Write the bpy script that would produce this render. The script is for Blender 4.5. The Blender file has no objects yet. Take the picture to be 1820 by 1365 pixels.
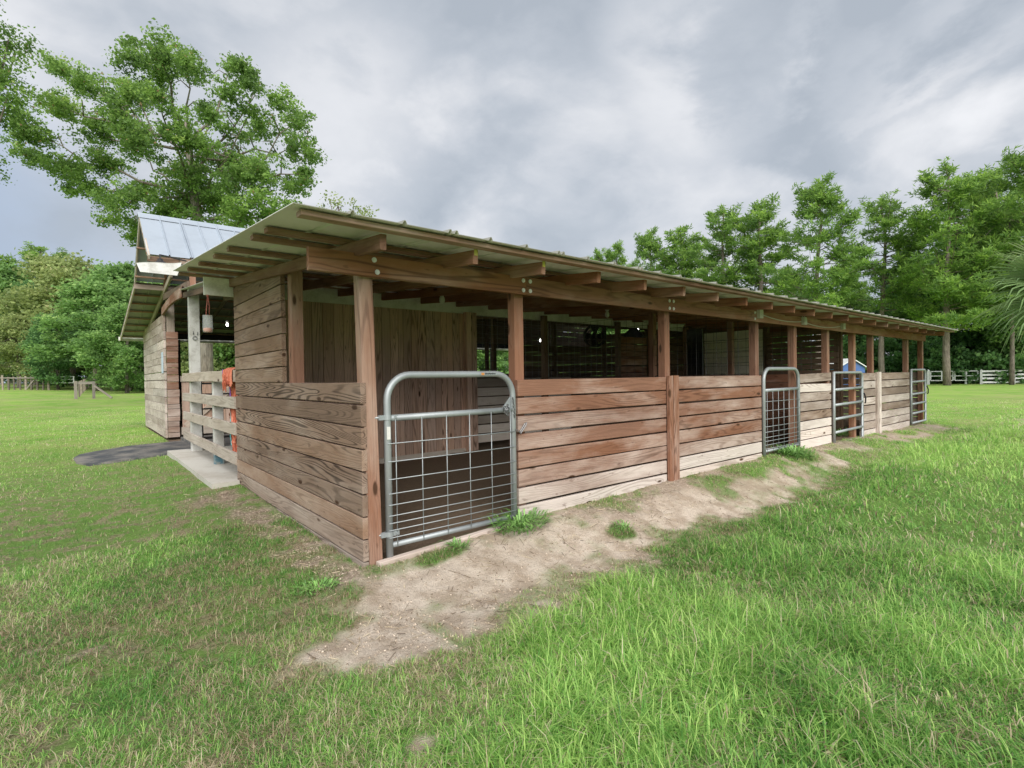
import bpy, math, random
import numpy as np
from mathutils import Vector, Matrix
R = math.radians
SC = bpy.context.scene
COL = SC.collection

# ------------------------------------------------------------------ camera
CAM = Vector((-1.4246, -3.2354, 1.3009))
cR = Vector((0.77127935, -0.6363159, -0.0151738))
cU = Vector((0.01989581, 0.00027413, 0.99980202))
cF = Vector((0.63618576, 0.77142855, -0.01287145))
cd = bpy.data.cameras.new('camera'); cam = bpy.data.objects.new('camera', cd); COL.objects.link(cam)
cd.sensor_width = 36; cd.lens = 936.5453 / 1820 * 36; cd.clip_start = .05; cd.clip_end = 3000
m = Matrix((cR, cU, -cF)).transposed().to_4x4(); m.translation = CAM; cam.matrix_world = m
SC.camera = cam
FPX = 936.5453
def ray(px, py): return cF + cR * ((px - 910) / FPX) - cU * ((py - 682.5) / FPX)
def at_depth(px, py, t): return CAM + ray(px, py) * t

# ------------------------------------------------------------------ render look
SC.view_settings.view_transform = 'Standard'; SC.view_settings.look = 'None'
SC.view_settings.exposure = 0.78; SC.view_settings.gamma = 1
SC.render.engine = 'CYCLES'
SC.cycles.max_bounces = 8; SC.cycles.diffuse_bounces = 5; SC.cycles.glossy_bounces = 3
SC.cycles.transmission_bounces = 4; SC.cycles.transparent_max_bounces = 8
SC.cycles.use_denoising = True
SC.cycles.sample_clamp_indirect = 6

# ------------------------------------------------------------------ node helpers
class NT:
    def __init__(s, tree): s.t = tree; s.n = tree.nodes; s.l = tree.links
    def new(s, typ, **kw):
        n = s.n.new(typ)
        for k, v in kw.items():
            if k.startswith('i_'):
                key = k[2:]; key = int(key) if key.isdigit() else key.replace('_', ' ')
                s.put(n.inputs[key], v)
            else: setattr(n, k, v)
        return n
    def put(s, sock, v):
        if isinstance(v, bpy.types.NodeSocket): s.l.new(v, sock)
        elif isinstance(v, bpy.types.Node): s.l.new(v.outputs[0], sock)
        else: sock.default_value = v
    def math(s, op, a, b=0.0, clamp=False):
        n = s.n.new('ShaderNodeMath'); n.operation = op; n.use_clamp = clamp
        s.put(n.inputs[0], a); s.put(n.inputs[1], b); return n.outputs[0]
    def vmath(s, op, a, b=(0, 0, 0)):
        n = s.n.new('ShaderNodeVectorMath'); n.operation = op
        s.put(n.inputs[0], a); s.put(n.inputs[1], b)
        return n.outputs['Value'] if op in ('DOT_PRODUCT', 'LENGTH') else n.outputs[0]
    def noise(s, vec, scale, detail=2, rough=.5, dist=0.0):
        n = s.n.new('ShaderNodeTexNoise'); s.put(n.inputs['Vector'], vec); n.inputs['Scale'].default_value = scale
        n.inputs['Detail'].default_value = detail; n.inputs['Roughness'].default_value = rough; n.inputs['Distortion'].default_value = dist
        return n.outputs['Fac']
    def ramp(s, fac, pts, interp='LINEAR'):
        n = s.n.new('ShaderNodeValToRGB'); s.put(n.inputs[0], fac); cr = n.color_ramp; cr.interpolation = interp
        while len(cr.elements) < len(pts): cr.elements.new(0.5)
        for e, (p, c) in zip(cr.elements, pts):
            e.position = p; e.color = (c, c, c, 1) if not hasattr(c, '__len__') else (*c, 1)
        return n.outputs[0]
    def smooth(s, v, a, b, lo=0.0, hi=1.0):
        n = s.n.new('ShaderNodeMapRange'); n.interpolation_type = 'SMOOTHSTEP'
        s.put(n.inputs[0], v); n.inputs[1].default_value = a; n.inputs[2].default_value = b
        n.inputs[3].default_value = lo; n.inputs[4].default_value = hi; return n.outputs[0]
    def mix(s, fac, a, b, mode='MIX'):
        n = s.n.new('ShaderNodeMix'); n.data_type = 'RGBA'; n.blend_type = mode
        s.put(n.inputs[0], fac)
        for i, v in ((6, a), (7, b)):
            if isinstance(v, (tuple, list)) and len(v) == 3: v = (*v, 1)
            s.put(n.inputs[i], v)
        return n.outputs[2]
    def attr(s, name, out='Fac'):
        n = s.n.new('ShaderNodeAttribute'); n.attribute_name = name; return n.outputs[out]
def new_mat(name):
    m = bpy.data.materials.new(name); m.use_nodes = True
    t = NT(m.node_tree); t.n.clear()
    t.out = t.n.new('ShaderNodeOutputMaterial'); t.bsdf = t.n.new('ShaderNodeBsdfPrincipled')
    t.l.new(t.bsdf.outputs[0], t.out.inputs[0]); return m, t
def finish(t, color=None, rough=None, metal=None, height=None, bump=.3, dist=.01):
    if color is not None: t.put(t.bsdf.inputs['Base Color'], color if not isinstance(color, tuple) or len(color) == 4 else (*color, 1))
    if rough is not None: t.put(t.bsdf.inputs['Roughness'], rough)
    if metal is not None: t.put(t.bsdf.inputs['Metallic'], metal)
    if height is not None:
        b = t.new('ShaderNodeBump'); b.inputs['Strength'].default_value = bump; b.inputs['Distance'].default_value = dist
        t.put(b.inputs['Height'], height); t.l.new(b.outputs[0], t.bsdf.inputs['Normal'])

# ------------------------------------------------------------------ world: grey broken cloud over a hazy sky
SUN_EL, SUN_AZ = 40, 238      # azimuth of the sun, degrees from +X counter-clockwise
W = bpy.data.worlds.new('World'); SC.world = W; W.use_nodes = True
w = NT(W.node_tree); w.n.clear()
wo = w.n.new('ShaderNodeOutputWorld'); bg = w.n.new('ShaderNodeBackground'); w.l.new(bg.outputs[0], wo.inputs[0])
bg.inputs['Strength'].default_value = 0.1
sky = w.n.new('ShaderNodeTexSky'); sky.sky_type = 'NISHITA'; sky.sun_disc = False
sky.sun_elevation = R(SUN_EL); sky.sun_rotation = R(90 - SUN_AZ); sky.dust_density = 3
tc = w.n.new('ShaderNodeTexCoord').outputs['Generated']
sx = w.new('ShaderNodeSeparateXYZ', i_0=tc)
zz = w.math('ADD', w.math('MAXIMUM', sx.outputs[2], 0.0), 0.55)
cb = w.new('ShaderNodeCombineXYZ', i_0=w.math('DIVIDE', sx.outputs[0], zz), i_1=w.math('DIVIDE', sx.outputs[1], zz), i_2=w.math('MULTIPLY', sx.outputs[2], 1.0))
wp = w.noise(cb.outputs[0], 1.3, 3, .5)
cv = w.vmath('ADD', cb.outputs[0], w.vmath('SCALE', cb.outputs[0]))
cw = w.n.new('ShaderNodeVectorMath'); cw.operation = 'ADD'; w.l.new(cb.outputs[0], cw.inputs[0])
wn = w.n.new('ShaderNodeTexNoise'); w.l.new(cb.outputs[0], wn.inputs['Vector']); wn.inputs['Scale'].default_value = 1.6; wn.inputs['Detail'].default_value = 3
ws = w.n.new('ShaderNodeVectorMath'); ws.operation = 'SCALE'; w.l.new(wn.outputs['Color'], ws.inputs[0]); ws.inputs['Scale'].default_value = .20
w.l.new(ws.outputs[0], cw.inputs[1])
n1 = w.noise(cw.outputs[0], 3.0, 9, .56)
n2 = w.noise(cw.outputs[0], 1.5, 4, .5)
n3 = w.noise(cw.outputs[0], 9.0, 8, .6)
val = w.math('ADD', w.math('MULTIPLY', n1, 1.15), w.math('MULTIPLY', n2, .45)); val = w.math('SUBTRACT', val, .25)
val = w.math('ADD', val, w.math('MULTIPLY', w.math('SUBTRACT', n3, .5), .16))
def blob(d, wd, amp):      # a brighter or darker mass of cloud in one part of the sky
    global val
    dn = Vector(d).normalized()
    # cloud edges wander: the distance is warped by the same noise
    dp = w.vmath('DOT_PRODUCT', tc, tuple(dn))
    ds = w.math('ADD', w.math('SUBTRACT', 1.0, dp), w.math('MULTIPLY', w.math('SUBTRACT', n1, .5), .09))
    val = w.math('ADD', val, w.math('MULTIPLY', w.smooth(ds, wd, 0.0), amp))
blob((.885, .195, .423), .010, .20); blob((.918, .155, .364), .007, .12)
blob((.763, .444, .47), .012, .17); blob((.745, .538, .393), .03, .10)
blob((.365, .822, .436), .010, .15); blob((.478, .725, .56), .05, -.08)
blob((.842, .327, .44), .016, -.13); blob((.95, .02, .33), .03, -.14); blob((.93, .08, .50), .03, -.12); blob((.6, .7, .3), .05, -.05); blob((.14, .859, .493), .1, .04)
val = w.math('ADD', val, w.smooth(sx.outputs[2], .30, .0, 0.0, .07))
cloud = w.ramp(val, [(.36, (2.7, 2.98, 3.35)), (.50, (3.25, 3.5, 3.85)), (.62, (3.95, 4.12, 4.4)), (.72, (4.6, 4.7, 4.9)), (.90, (5.4, 5.45, 5.6))])
veil = w.smooth(w.math('ADD', w.vmath('DOT_PRODUCT', tc, (-.23, .97, .08)), w.math('MULTIPLY', n1, .12)), .985, 1.05, 0.0, 1.0)
blue = (2.55, 3.1, 4.0)
cloud = w.mix(w.math('MULTIPLY', veil, .9), cloud, blue)
full = w.mix(.93, sky.outputs[0], cloud)
w.l.new(full, bg.inputs['Color'])

sl = bpy.data.lights.new('sun', 'SUN'); sl.energy = 2.8; sl.angle = R(60); sl.color = (1, .965, .9)
so = bpy.data.objects.new('sun', sl); COL.objects.link(so)
sd = Vector((math.cos(R(SUN_EL)) * math.cos(R(SUN_AZ)), math.cos(R(SUN_EL)) * math.sin(R(SUN_AZ)), math.sin(R(SUN_EL))))
so.rotation_euler = sd.to_track_quat('Z', 'Y').to_euler(); so.location = sd * 60

# ------------------------------------------------------------------ mesh builder
class MB:
    def __init__(s): s.v = []; s.f = []; s.wc = []; s.rnd = []; s.wea = []; s.mi = []
    def face(s, idx, wc=None, rnd=0.0, wea=0.0, mi=0):
        s.f.append(idx); s.wc.append(wc or [tuple(s.v[i]) for i in idx]); s.rnd.append(rnd); s.wea.append(wea); s.mi.append(mi)
    def board(s, p0, p1, side, w_, t_, rnd=None, wea=0.0, ch=.003, seg=None, wob=.0015, w1=None, mi=0, rg=random):
        """a chamfered plank from p0 to p1 (centre line); side = direction of the width w_, t_ the thickness"""
        p0 = Vector(p0); p1 = Vector(p1); ax = (p1 - p0); L = ax.length; ax.normalize()
        sv = Vector(side); sv = (sv - ax * sv.dot(ax)).normalized(); tv = ax.cross(sv)
        if rnd is None: rnd = rg.random()
        off = (rg.random() * 50, rg.random() * 50, rg.random() * 50)
        n = seg or max(1, int(L / .7)); ch = min(ch, w_ * .2, t_ * .3)
        base = len(s.v); ring = []
        for i in range(n + 1):
            k = i / n; c = p0.lerp(p1, k)
            jw = rg.uniform(-wob, wob); jt = rg.uniform(-wob, wob)
            ww = w_ if w1 is None else w_ + (w1 - w_) * k
            a, b = ww / 2, t_ / 2
            pts = [(a, b - ch), (a - ch, b), (-a + ch, b), (-a, b - ch), (-a, -b + ch), (-a + ch, -b), (a - ch, -b), (a, -b + ch)]
            for (q, r_) in pts: s.v.append(tuple(c + sv * (q + jw) + tv * (r_ + jt)))
            ring.append([(k * L + off[0], q + off[1], r_ + off[2]) for q, r_ in pts])
        for i in range(n):
            for j in range(8):
                j2 = (j + 1) % 8
                s.face([base + i * 8 + j, base + i * 8 + j2, base + (i + 1) * 8 + j2, base + (i + 1) * 8 + j],
                       [ring[i][j], ring[i][j2], ring[i + 1][j2], ring[i + 1][j]], rnd, wea, mi)
        s.face([base + j for j in range(7, -1, -1)], [ring[0][j] for j in range(7, -1, -1)], rnd, wea, mi)
        s.face([base + n * 8 + j for j in range(8)], [ring[n][j] for j in range(8)], rnd, wea, mi)
        return s
    def tube(s, pts, rad, n=8, rnd=0.0, wea=0.0, cap=True, mi=0):
        pts = [Vector(p) for p in pts]
        if not hasattr(rad, '__len__'): rad = [rad] * len(pts)
        base = len(s.v); up = None; run = 0.0; off = random.random() * 20
        for i, p in enumerate(pts):
            d = (pts[min(i + 1, len(pts) - 1)] - pts[max(i - 1, 0)])
            if d.length < 1e-9: d = Vector((0, 0, 1))
            d.normalize()
            if up is None: up = Vector((0, 0, 1)) if abs(d.z) < .9 else Vector((1, 0, 0))
            a = d.cross(up).normalized(); b = a.cross(d).normalized(); up = b
            for j in range(n):
                t = 2 * math.pi * j / n
                s.v.append(tuple(p + (a * math.cos(t) + b * math.sin(t)) * rad[i]))
        for i in range(len(pts) - 1):
            l = (pts[i + 1] - pts[i]).length
            for j in range(n):
                j2 = (j + 1) % n
                c0, c1 = j * rad[i] * 6.3 / n, (j + 1) * rad[i] * 6.3 / n
                s.face([base + i * n + j, base + i * n + j2, base + (i + 1) * n + j2, base + (i + 1) * n + j],
                       [(run + off, c0, 0), (run + off, c1, 0), (run + l + off, c1, 0), (run + l + off, c0, 0)], rnd, wea, mi)
            run += l
        if cap:
            s.face([base + j for j in range(n - 1, -1, -1)], None, rnd, wea, mi)
            s.face([base + (len(pts) - 1) * n + j for j in range(n)], None, rnd, wea, mi)
        return s
    def box(s, a, b, rnd=0.0, wea=0.0, mi=0):
        (x0, y0, z0), (x1, y1, z1) = a, b
        x0, x1 = sorted((x0, x1)); y0, y1 = sorted((y0, y1)); z0, z1 = sorted((z0, z1))
        i = len(s.v)
        s.v += [(x0, y0, z0), (x1, y0, z0), (x1, y1, z0), (x0, y1, z0), (x0, y0, z1), (x1, y0, z1), (x1, y1, z1), (x0, y1, z1)]
        for f in ((0, 3, 2, 1), (4, 5, 6, 7), (0, 1, 5, 4), (1, 2, 6, 5), (2, 3, 7, 6), (3, 0, 4, 7)): s.face([i + q for q in f], None, rnd, wea, mi)
        return s
    def quad(s, a, b, c, d, rnd=0.0, wea=0.0, mi=0):
        i = len(s.v); s.v += [tuple(a), tuple(b), tuple(c), tuple(d)]; s.face([i, i + 1, i + 2, i + 3], None, rnd, wea, mi); return s
    def lathe(s, prof, c, axis='z', n=16, rnd=0.0, mi=0):
        c = Vector(c); base = len(s.v)
        for (r_, h) in prof:
            for j in range(n):
                t = 2 * math.pi * j / n; x, y = r_ * math.cos(t), r_ * math.sin(t)
                o = {'z': Vector((x, y, h)), 'y': Vector((x, h, y)), 'x': Vector((h, x, y))}[axis]
                s.v.append(tuple(c + o))
        for i in range(len(prof) - 1):
            for j in range(n):
                j2 = (j + 1) % n
                s.face([base + i * n + j, base + i * n + j2, base + (i + 1) * n + j2, base + (i + 1) * n + j], None, rnd, 0, mi)
        s.face([base + j for j in range(n - 1, -1, -1)], None, rnd, 0, mi)
        s.face([base + (len(prof) - 1) * n + j for j in range(n)], None, rnd, 0, mi)
        return s
    def build(s, name, mats, parent=None, smooth=False, loc=None):
        me = bpy.data.meshes.new(name)
        v = s.v
        if loc is not None: v = [(a - loc[0], b - loc[1], c - loc[2]) for a, b, c in v]
        me.from_pydata(v, [], s.f)
        a = me.attributes.new('wc', 'FLOAT_VECTOR', 'CORNER')
        a.data.foreach_set('vector', np.array([c for f in s.wc for c in f], dtype=np.float32).ravel())
        for nm, arr in (('rnd', s.rnd), ('wea', s.wea)):
            a = me.attributes.new(nm, 'FLOAT', 'FACE'); a.data.foreach_set('value', np.array(arr, dtype=np.float32))
        for m_ in (mats if isinstance(mats, (list, tuple)) else [mats]): me.materials.append(m_)
        me.polygons.foreach_set('material_index', s.mi)
        if smooth: me.polygons.foreach_set('use_smooth', [True] * len(s.f))
        me.update()
        o = bpy.data.objects.new(name, me); COL.objects.link(o)
        if loc is not None: o.location = loc
        if parent is not None: o.parent = parent
        return o
def tag(o, label=None, cat=None, group=None, kind=None):
    for k, v in (('label', label), ('category', cat), ('group', group), ('kind', kind)):
        if v: o[k] = v
    return o
def thing(name, label, cat, loc=(0, 0, 0), group=None, kind=None):
    o = bpy.data.objects.new(name, None); o.empty_display_size = .2; COL.objects.link(o); o.location = loc
    return tag(o, label, cat, group, kind)
def kids(o): return [c for c in bpy.data.objects if c.parent == o]
def copy_tree(o, parent=None, chl=None):
    c = o.copy(); COL.objects.link(c); c.parent = parent
    for ch in (kids(o) if chl is None else chl): copy_tree(ch, c)
    return c
def raw_mesh(name, verts, faces_by_n, attrs, mats, parent=None, fattrs=None, mi=None):
    """verts (N,3); faces_by_n: list of (M,k) int arrays; attrs: {name: per-vertex float}"""
    me = bpy.data.meshes.new(name)
    loops = np.concatenate([f.ravel() for f in faces_by_n]).astype(np.int32)
    tot = np.concatenate([np.full(len(f), f.shape[1], dtype=np.int32) for f in faces_by_n])
    start = np.concatenate([[0], np.cumsum(tot)[:-1]]).astype(np.int32)
    me.vertices.add(len(verts)); me.vertices.foreach_set('co', verts.astype(np.float32).ravel())
    me.loops.add(len(loops)); me.loops.foreach_set('vertex_index', loops)
    me.polygons.add(len(tot)); me.polygons.foreach_set('loop_start', start); me.polygons.foreach_set('loop_total', tot)
    for k, a in attrs.items():
        at = me.attributes.new(k, 'FLOAT', 'POINT'); at.data.foreach_set('value', a.astype(np.float32))
    for m_ in (mats if isinstance(mats, (list, tuple)) else [mats]): me.materials.append(m_)
    me.update(calc_edges=True)
    o = bpy.data.objects.new(name, me); COL.objects.link(o); o.parent = parent
    return o

# ------------------------------------------------------------------ materials
def wood(name, light, dark, grey=(.42, .35, .30), greydark=(.15, .115, .095), grain=1.0, freq=44, rough=.82, knot=(.07, .035, .02), varia=.35):
    m, t = new_mat(name)
    wc = t.attr('wc', 'Vector'); rnd = t.attr('rnd'); wea = t.attr('wea')
    st = t.vmath('MULTIPLY', wc, (.60, 8.5, 8.5))
    nz = t.noise(st, 1.0, .8, .35, .10)
    kv = t.new('ShaderNodeTexVoronoi', i_Vector=t.vmath('MULTIPLY', wc, (1.9, 5.5, 5.5)), i_Scale=1.0)
    kd = kv.outputs['Distance']
    kf = t.math('POWER', 2.718, t.math('MULTIPLY', kd, -9.0))
    ph = t.math('ADD', t.math('MULTIPLY', nz, freq), t.math('MULTIPLY', kf, 14.0))
    s_ = t.math('SINE', ph)
    band = t.math('POWER', t.smooth(s_, -.75, 1.0), 3.0)
    fib = t.noise(t.vmath('MULTIPLY', wc, (5, 190, 190)), 1.0, 3, .6)
    blot = t.noise(t.vmath('MULTIPLY', wc, (1.2, 4, 4)), 1.0, 4, .6)
    area = t.smooth(t.noise(t.vmath('MULTIPLY', wc, (.9, 6, 6)), 1.0, 3, .5), .36, .62, .25, 1.0)
    g = t.math('MULTIPLY', t.math('MULTIPLY', band, area), t.math('ADD', .22 * grain, t.math('MULTIPLY', t.math('FRACT', t.math('MULTIPLY', rnd, 13.7)), .5 * grain)), True)
    g = t.math('ADD', g, t.math('MULTIPLY', t.math('SUBTRACT', fib, .48), 1.0), True)
    c1 = t.mix(g, light, dark); c2 = t.mix(g, grey, greydark)
    wm = t.math('ADD', t.math('ADD', wea, .03), t.math('MULTIPLY', t.math('SUBTRACT', blot, .52), 1.6), True)
    c = t.mix(wm, c1, c2)
    c = t.mix(t.smooth(kd, .12, .06), c, knot)
    tint = t.math('ADD', t.math('MULTIPLY', t.math('SUBTRACT', rnd, .5), varia), t.math('ADD', 1.0, t.math('MULTIPLY', t.math('SUBTRACT', blot, .5), .55)))
    hv = t.new('ShaderNodeHueSaturation', i_Color=c); t.put(hv.inputs['Value'], tint); t.put(hv.inputs['Saturation'], t.math('ADD', .88, t.math('MULTIPLY', t.math('FRACT', t.math('MULTIPLY', rnd, 7.3)), .24)))
    kn2 = t.smooth(t.noise(t.vmath('MULTIPLY', wc, (9, 22, 22)), 1, 2, .5), .66, .74)
    c_ = t.mix(t.math('MULTIPLY', kn2, .45), hv.outputs[0], dark)
    hgt = t.math('ADD', t.math('MULTIPLY', band, -.5), t.math('MULTIPLY', fib, .8))
    finish(t, c_, rough, 0, hgt, .45, .004)
    t.bsdf.inputs['Specular IOR Level'].default_value = .25
    return m
M = {}
M['red'] = wood('reddish_pine', (0.240, 0.122, 0.080), (0.092, 0.041, 0.026), (0.56, 0.49, 0.445), (0.27, 0.21, 0.175), freq=84)
M['post'] = wood('post_pine', (0.267, 0.127, 0.078), (0.098, 0.043, 0.027), freq=64)
M['beam'] = wood('beam_pine', (0.275, 0.131, 0.075), (0.107, 0.046, 0.028), freq=64, grain=1.1)
M['endw'] = wood('end_wall_pine', (0.244, 0.155, 0.108), (0.059, 0.035, 0.024), (0.386, 0.323, 0.277), (0.168, 0.130, 0.105), freq=120, grain=1.7)
M['upper'] = wood('upper_wall_pine', (0.260, 0.164, 0.109), (0.084, 0.050, 0.032), freq=76, grain=1.3)
M['grey'] = wood('weathered_plank', (.28, .20, .155), (.115, .075, .055), (.54, .475, .44), (.24, .19, .16), freq=76)
M['oldbeam'] = wood('old_beam', (.16, .105, .075), (.07, .045, .03), freq=50)
M['rail'] = wood('silvered_rail', (0.442, 0.357, 0.289), (0.204, 0.149, 0.111), (0.493, 0.442, 0.391), (0.255, 0.212, 0.170), freq=60, grain=.8)
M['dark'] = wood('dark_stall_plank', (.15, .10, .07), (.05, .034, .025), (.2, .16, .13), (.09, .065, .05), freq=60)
M['ply'] = wood('grooved_siding', (.62, .43, .34), (.19, .12, .09), (.62, .48, .40), (.22, .16, .13), freq=90, grain=1.3)
M['rafter'] = wood('rafter_pine', (0.262, 0.127, 0.075), (0.098, 0.043, 0.026), freq=54, grain=.9)
M['pale'] = wood('pale_plank', (.56, .49, .42), (.34, .28, .22), (.6, .55, .5), (.4, .34, .28), grain=.6, freq=60)

def painted(name, col, rough=.6, dirt=.25, dirtcol=(.3, .27, .22), scale=3.0, bump=.15):
    m, t = new_mat(name); g = t.new('ShaderNodeNewGeometry').outputs['Position']
    n_ = t.noise(g, scale, 6, .65); f = t.noise(g, scale * 14, 3, .6)
    k = t.math('MULTIPLY', t.smooth(t.math('ADD', n_, t.math('MULTIPLY', f, .25)), .52, .8), dirt, True)
    finish(t, t.mix(k, col, dirtcol), rough, 0, f, bump, .003); return m
M['white'] = painted('white_paint', (.80, .80, .77), .6, .5, (.34, .33, .29))
M['whitefar'] = painted('white_fence_paint', (.74, .75, .78), .5, .15)
M['greypost'] = painted('grey_white_paint', (.55, .55, .53), .7, .6, (.25, .235, .2), 6)
M['bluepaint'] = painted('flaking_blue_paint', (.07, .17, .22), .7, .8, (.3, .3, .27), 20)
M['cream'] = painted('cream_panel', (.82, .78, .68), .6, .3)
M['black'] = painted('black_metal', (.012, .012, .014), .45, .3, (.06, .05, .045), 8)
M['darkbox'] = painted('dark_plastic', (.03, .032, .04), .5, .2)
M['boxgrey'] = painted('outlet_box_grey', (.46, .45, .38), .6, .3)
M['wire'] = painted('grey_cable', (.45, .42, .36), .6, .2)
M['concrete'] = painted('concrete', (.52, .50, .46), .85, .55, (.34, .30, .25), 1.6, .3)
M['blueroof'] = painted('blue_roof', (.05, .12, .34), .5, .1)
M['tag'] = painted('yellow_tag', (.60, .55, .12), .6, .2)
M['bluesign'] = painted('faded_blue_notice', (.45, .55, .68), .6, .4, (.6, .6, .62), 9)
M['stickerwhite'] = painted('white_sticker', (.7, .7, .68), .5, .2)
M['stickerorange'] = painted('orange_mark', (.55, .22, .05), .5, .1)

def metal(name, col, rough=.4, metallic=.85, streak=.3, under=None):
    m, t = new_mat(name); g = t.new('ShaderNodeNewGeometry').outputs['Position']
    n_ = t.noise(g, 2.2, 5, .6); f = t.noise(g, 60, 3, .6)
    c = t.mix(t.math('MULTIPLY', t.smooth(n_, .42, .7), streak), col, tuple(x * .55 for x in col))
    finish(t, c, t.math('ADD', rough - .06, t.math('MULTIPLY', f, .15)), metallic, f, .08, .002); return m
M['galv'] = metal('galvanised_tube', (.38, .41, .43), .5, .45, .45)
M['chain'] = metal('chain_steel', (.22, .22, .23), .4, .8, .3)
M['bolt'] = metal('bolt_zinc', (.75, .75, .72), .45, .5, .2)
M['roofunder'] = metal('roof_sheet', (.74, .73, .72), .65, .1, .22)
M['rooftopold'] = metal('weathered_roof_top', (.30, .30, .265), .6, .2, .4)
M['rooftop'] = metal('standing_seam_sheet', (.40, .45, .52), .5, .3, .2)
M['farunder'] = metal('far_roof_sheet', (.27, .27, .23), .7, .0, .3)

m, t = new_mat('bark'); g = t.new('ShaderNodeNewGeometry').outputs['Position']
b1 = t.noise(t.vmath('MULTIPLY', g, (14, 14, 2.2)), 1, 5, .65, .4); b2 = t.noise(g, 1.2, 3)
finish(t, t.mix(t.smooth(b2, .4, .65), t.ramp(b1, [(.3, (.045, .035, .027)), (.7, (.23, .19, .155))]), t.ramp(b1, [(.3, (.07, .06, .05)), (.7, (.30, .27, .23))])), .9, 0, b1, .6, .03)
M['bark'] = m
m, t = new_mat('pine_bark'); g = t.new('ShaderNodeNewGeometry').outputs['Position']
b1 = t.noise(t.vmath('MULTIPLY', g, (9, 9, 2.5)), 1, 5, .65, .4)
finish(t, t.ramp(b1, [(.3, (.09, .07, .06)), (.7, (.30, .25, .22))]), .9, 0, b1, .5, .03)
M['pinebark'] = m

def foliage(name, ramp, trans=.35, rough=.55):
    m, t = new_mat(name); rnd = t.attr('rnd')
    c = t.ramp(rnd, ramp)
    t.bsdf.inputs['Roughness'].default_value = rough; t.bsdf.inputs['Specular IOR Level'].default_value = .3
    t.put(t.bsdf.inputs['Base Color'], c)
    tr = t.n.new('ShaderNodeBsdfTranslucent')
    hv = t.new('ShaderNodeHueSaturation', i_Color=c); hv.inputs['Value'].default_value = 1.5; hv.inputs['Hue'].default_value = .485
    t.l.new(hv.outputs[0], tr.inputs[0])
    mx = t.n.new('ShaderNodeMixShader'); mx.inputs[0].default_value = trans
    t.l.new(t.bsdf.outputs[0], mx.inputs[1]); t.l.new(tr.outputs[0], mx.inputs[2]); t.l.new(mx.outputs[0], t.out.inputs[0])
    return m
M['oak'] = foliage('oak_leaves', [(0, (.075, .14, .04)), (.35, (.145, .26, .065)), (.7, (.24, .39, .095)), (.96, (.38, .54, .16)), (1, (.42, .27, .16))], .5)
M['wood1'] = foliage('forest_leaves', [(0, (.09, .17, .06)), (.4, (.18, .33, .10)), (.8, (.31, .48, .16)), (1, (.45, .62, .22))], .48)
M['wood2'] = foliage('yellowish_leaves', [(0, (.13, .18, .07)), (.4, (.25, .32, .12)), (.8, (.40, .47, .19)), (1, (.5, .48, .26))], .45)
M['wood3'] = foliage('dark_leaves', [(0, (.05, .12, .045)), (.5, (.12, .25, .085)), (1, (.24, .42, .14))], .42)
M['pine'] = foliage('pine_needles', [(0, (.08, .16, .045)), (.4, (.175, .31, .07)), (.8, (.33, .51, .105)), (1, (.48, .66, .15))], .47)
M['palm'] = foliage('palm_fronds', [(0, (.10, .17, .07)), (.5, (.20, .31, .12)), (.85, (.33, .42, .20)), (1, (.42, .27, .13))], .3)

# ------------------------------------------------------------------ terrain
def vnoise(x, y, f, seed=0):
    x = np.asarray(x, float) * f + seed * 17.3; y = np.asarray(y, float) * f - seed * 9.1
    xi = np.floor(x).astype(np.int64); yi = np.floor(y).astype(np.int64); fx = x - xi; fy = y - yi
    fx = fx * fx * (3 - 2 * fx); fy = fy * fy * (3 - 2 * fy)
    def h(i, j):
        n = (i * 374761393 + j * 668265263 + seed * 1442695041) & 0x7fffffff
        n = ((n ^ (n >> 13)) * 1274126177) & 0x7fffffff
        return ((n ^ (n >> 16)) & 0xffff) / 65535.0
    return (h(xi, yi) * (1 - fx) + h(xi + 1, yi) * fx) * (1 - fy) + (h(xi, yi + 1) * (1 - fx) + h(xi + 1, yi + 1) * fx) * fy
def fbm(x, y, f, o=4, seed=0):
    s = 0; a = .5; tot = 0
    for i in range(o): s = s + a * vnoise(x, y, f * 2 ** i, seed + i); tot += a; a *= .55
    return s / tot
def sstep(a, b, x): t = np.clip((x - a) / (b - a), 0, 1); return t * t * (3 - 2 * t)
def poly_sd(px, py, poly):
    """signed distance, negative inside"""
    px = np.asarray(px, float); py = np.asarray(py, float)
    d = np.full(px.shape, 1e9); ins = np.zeros(px.shape, bool); n = len(poly)
    for i in range(n):
        ax, ay = poly[i]; bx, by = poly[(i + 1) % n]
        ex, ey = bx - ax, by - ay; t = np.clip(((px - ax) * ex + (py - ay) * ey) / (ex * ex + ey * ey), 0, 1)
        d = np.minimum(d, np.hypot(px - ax - ex * t, py - ay - ey * t))
        c = ((ay > py) != (by > py)) & (px < (bx - ax) * (py - ay) / ((by - ay) or 1e-9) + ax); ins ^= c
    return np.where(ins, -d, d)
SAND = [(-.66, -.80), (-.48, -1.0), (-.31, -1.22), (.01, -1.12), (.53, -1.06), (1.35, -.97), (2.04, -.92), (3.05, -.95), (4.17, -.80), (5.72, -.78),
        (7.44, -.62), (9.53, -.55), (12.0, -.6), (13.3, -.7), (13.3, .1), (0, .1), (-.06, .6), (-.1, 1.0), (-.15, 1.8), (-.1, 3.1), (-.35, 3.35),
        (-.42, 2.6), (-.34, 1.6), (-.27, .9), (-.22, .3), (-.26, -.05), (-.36, -.38), (-.53, -.6)]
TUFTS = [(4.6, -.22, .42, .24), (6.15, -.22, .55, .25), (8.7, -.33, .7, .26), (1.9, -.55, .14, .1), (10.8, -.25, .4, .16), (.45, -.16, .26, .12), (3.9, -.25, .3, .14)]
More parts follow.
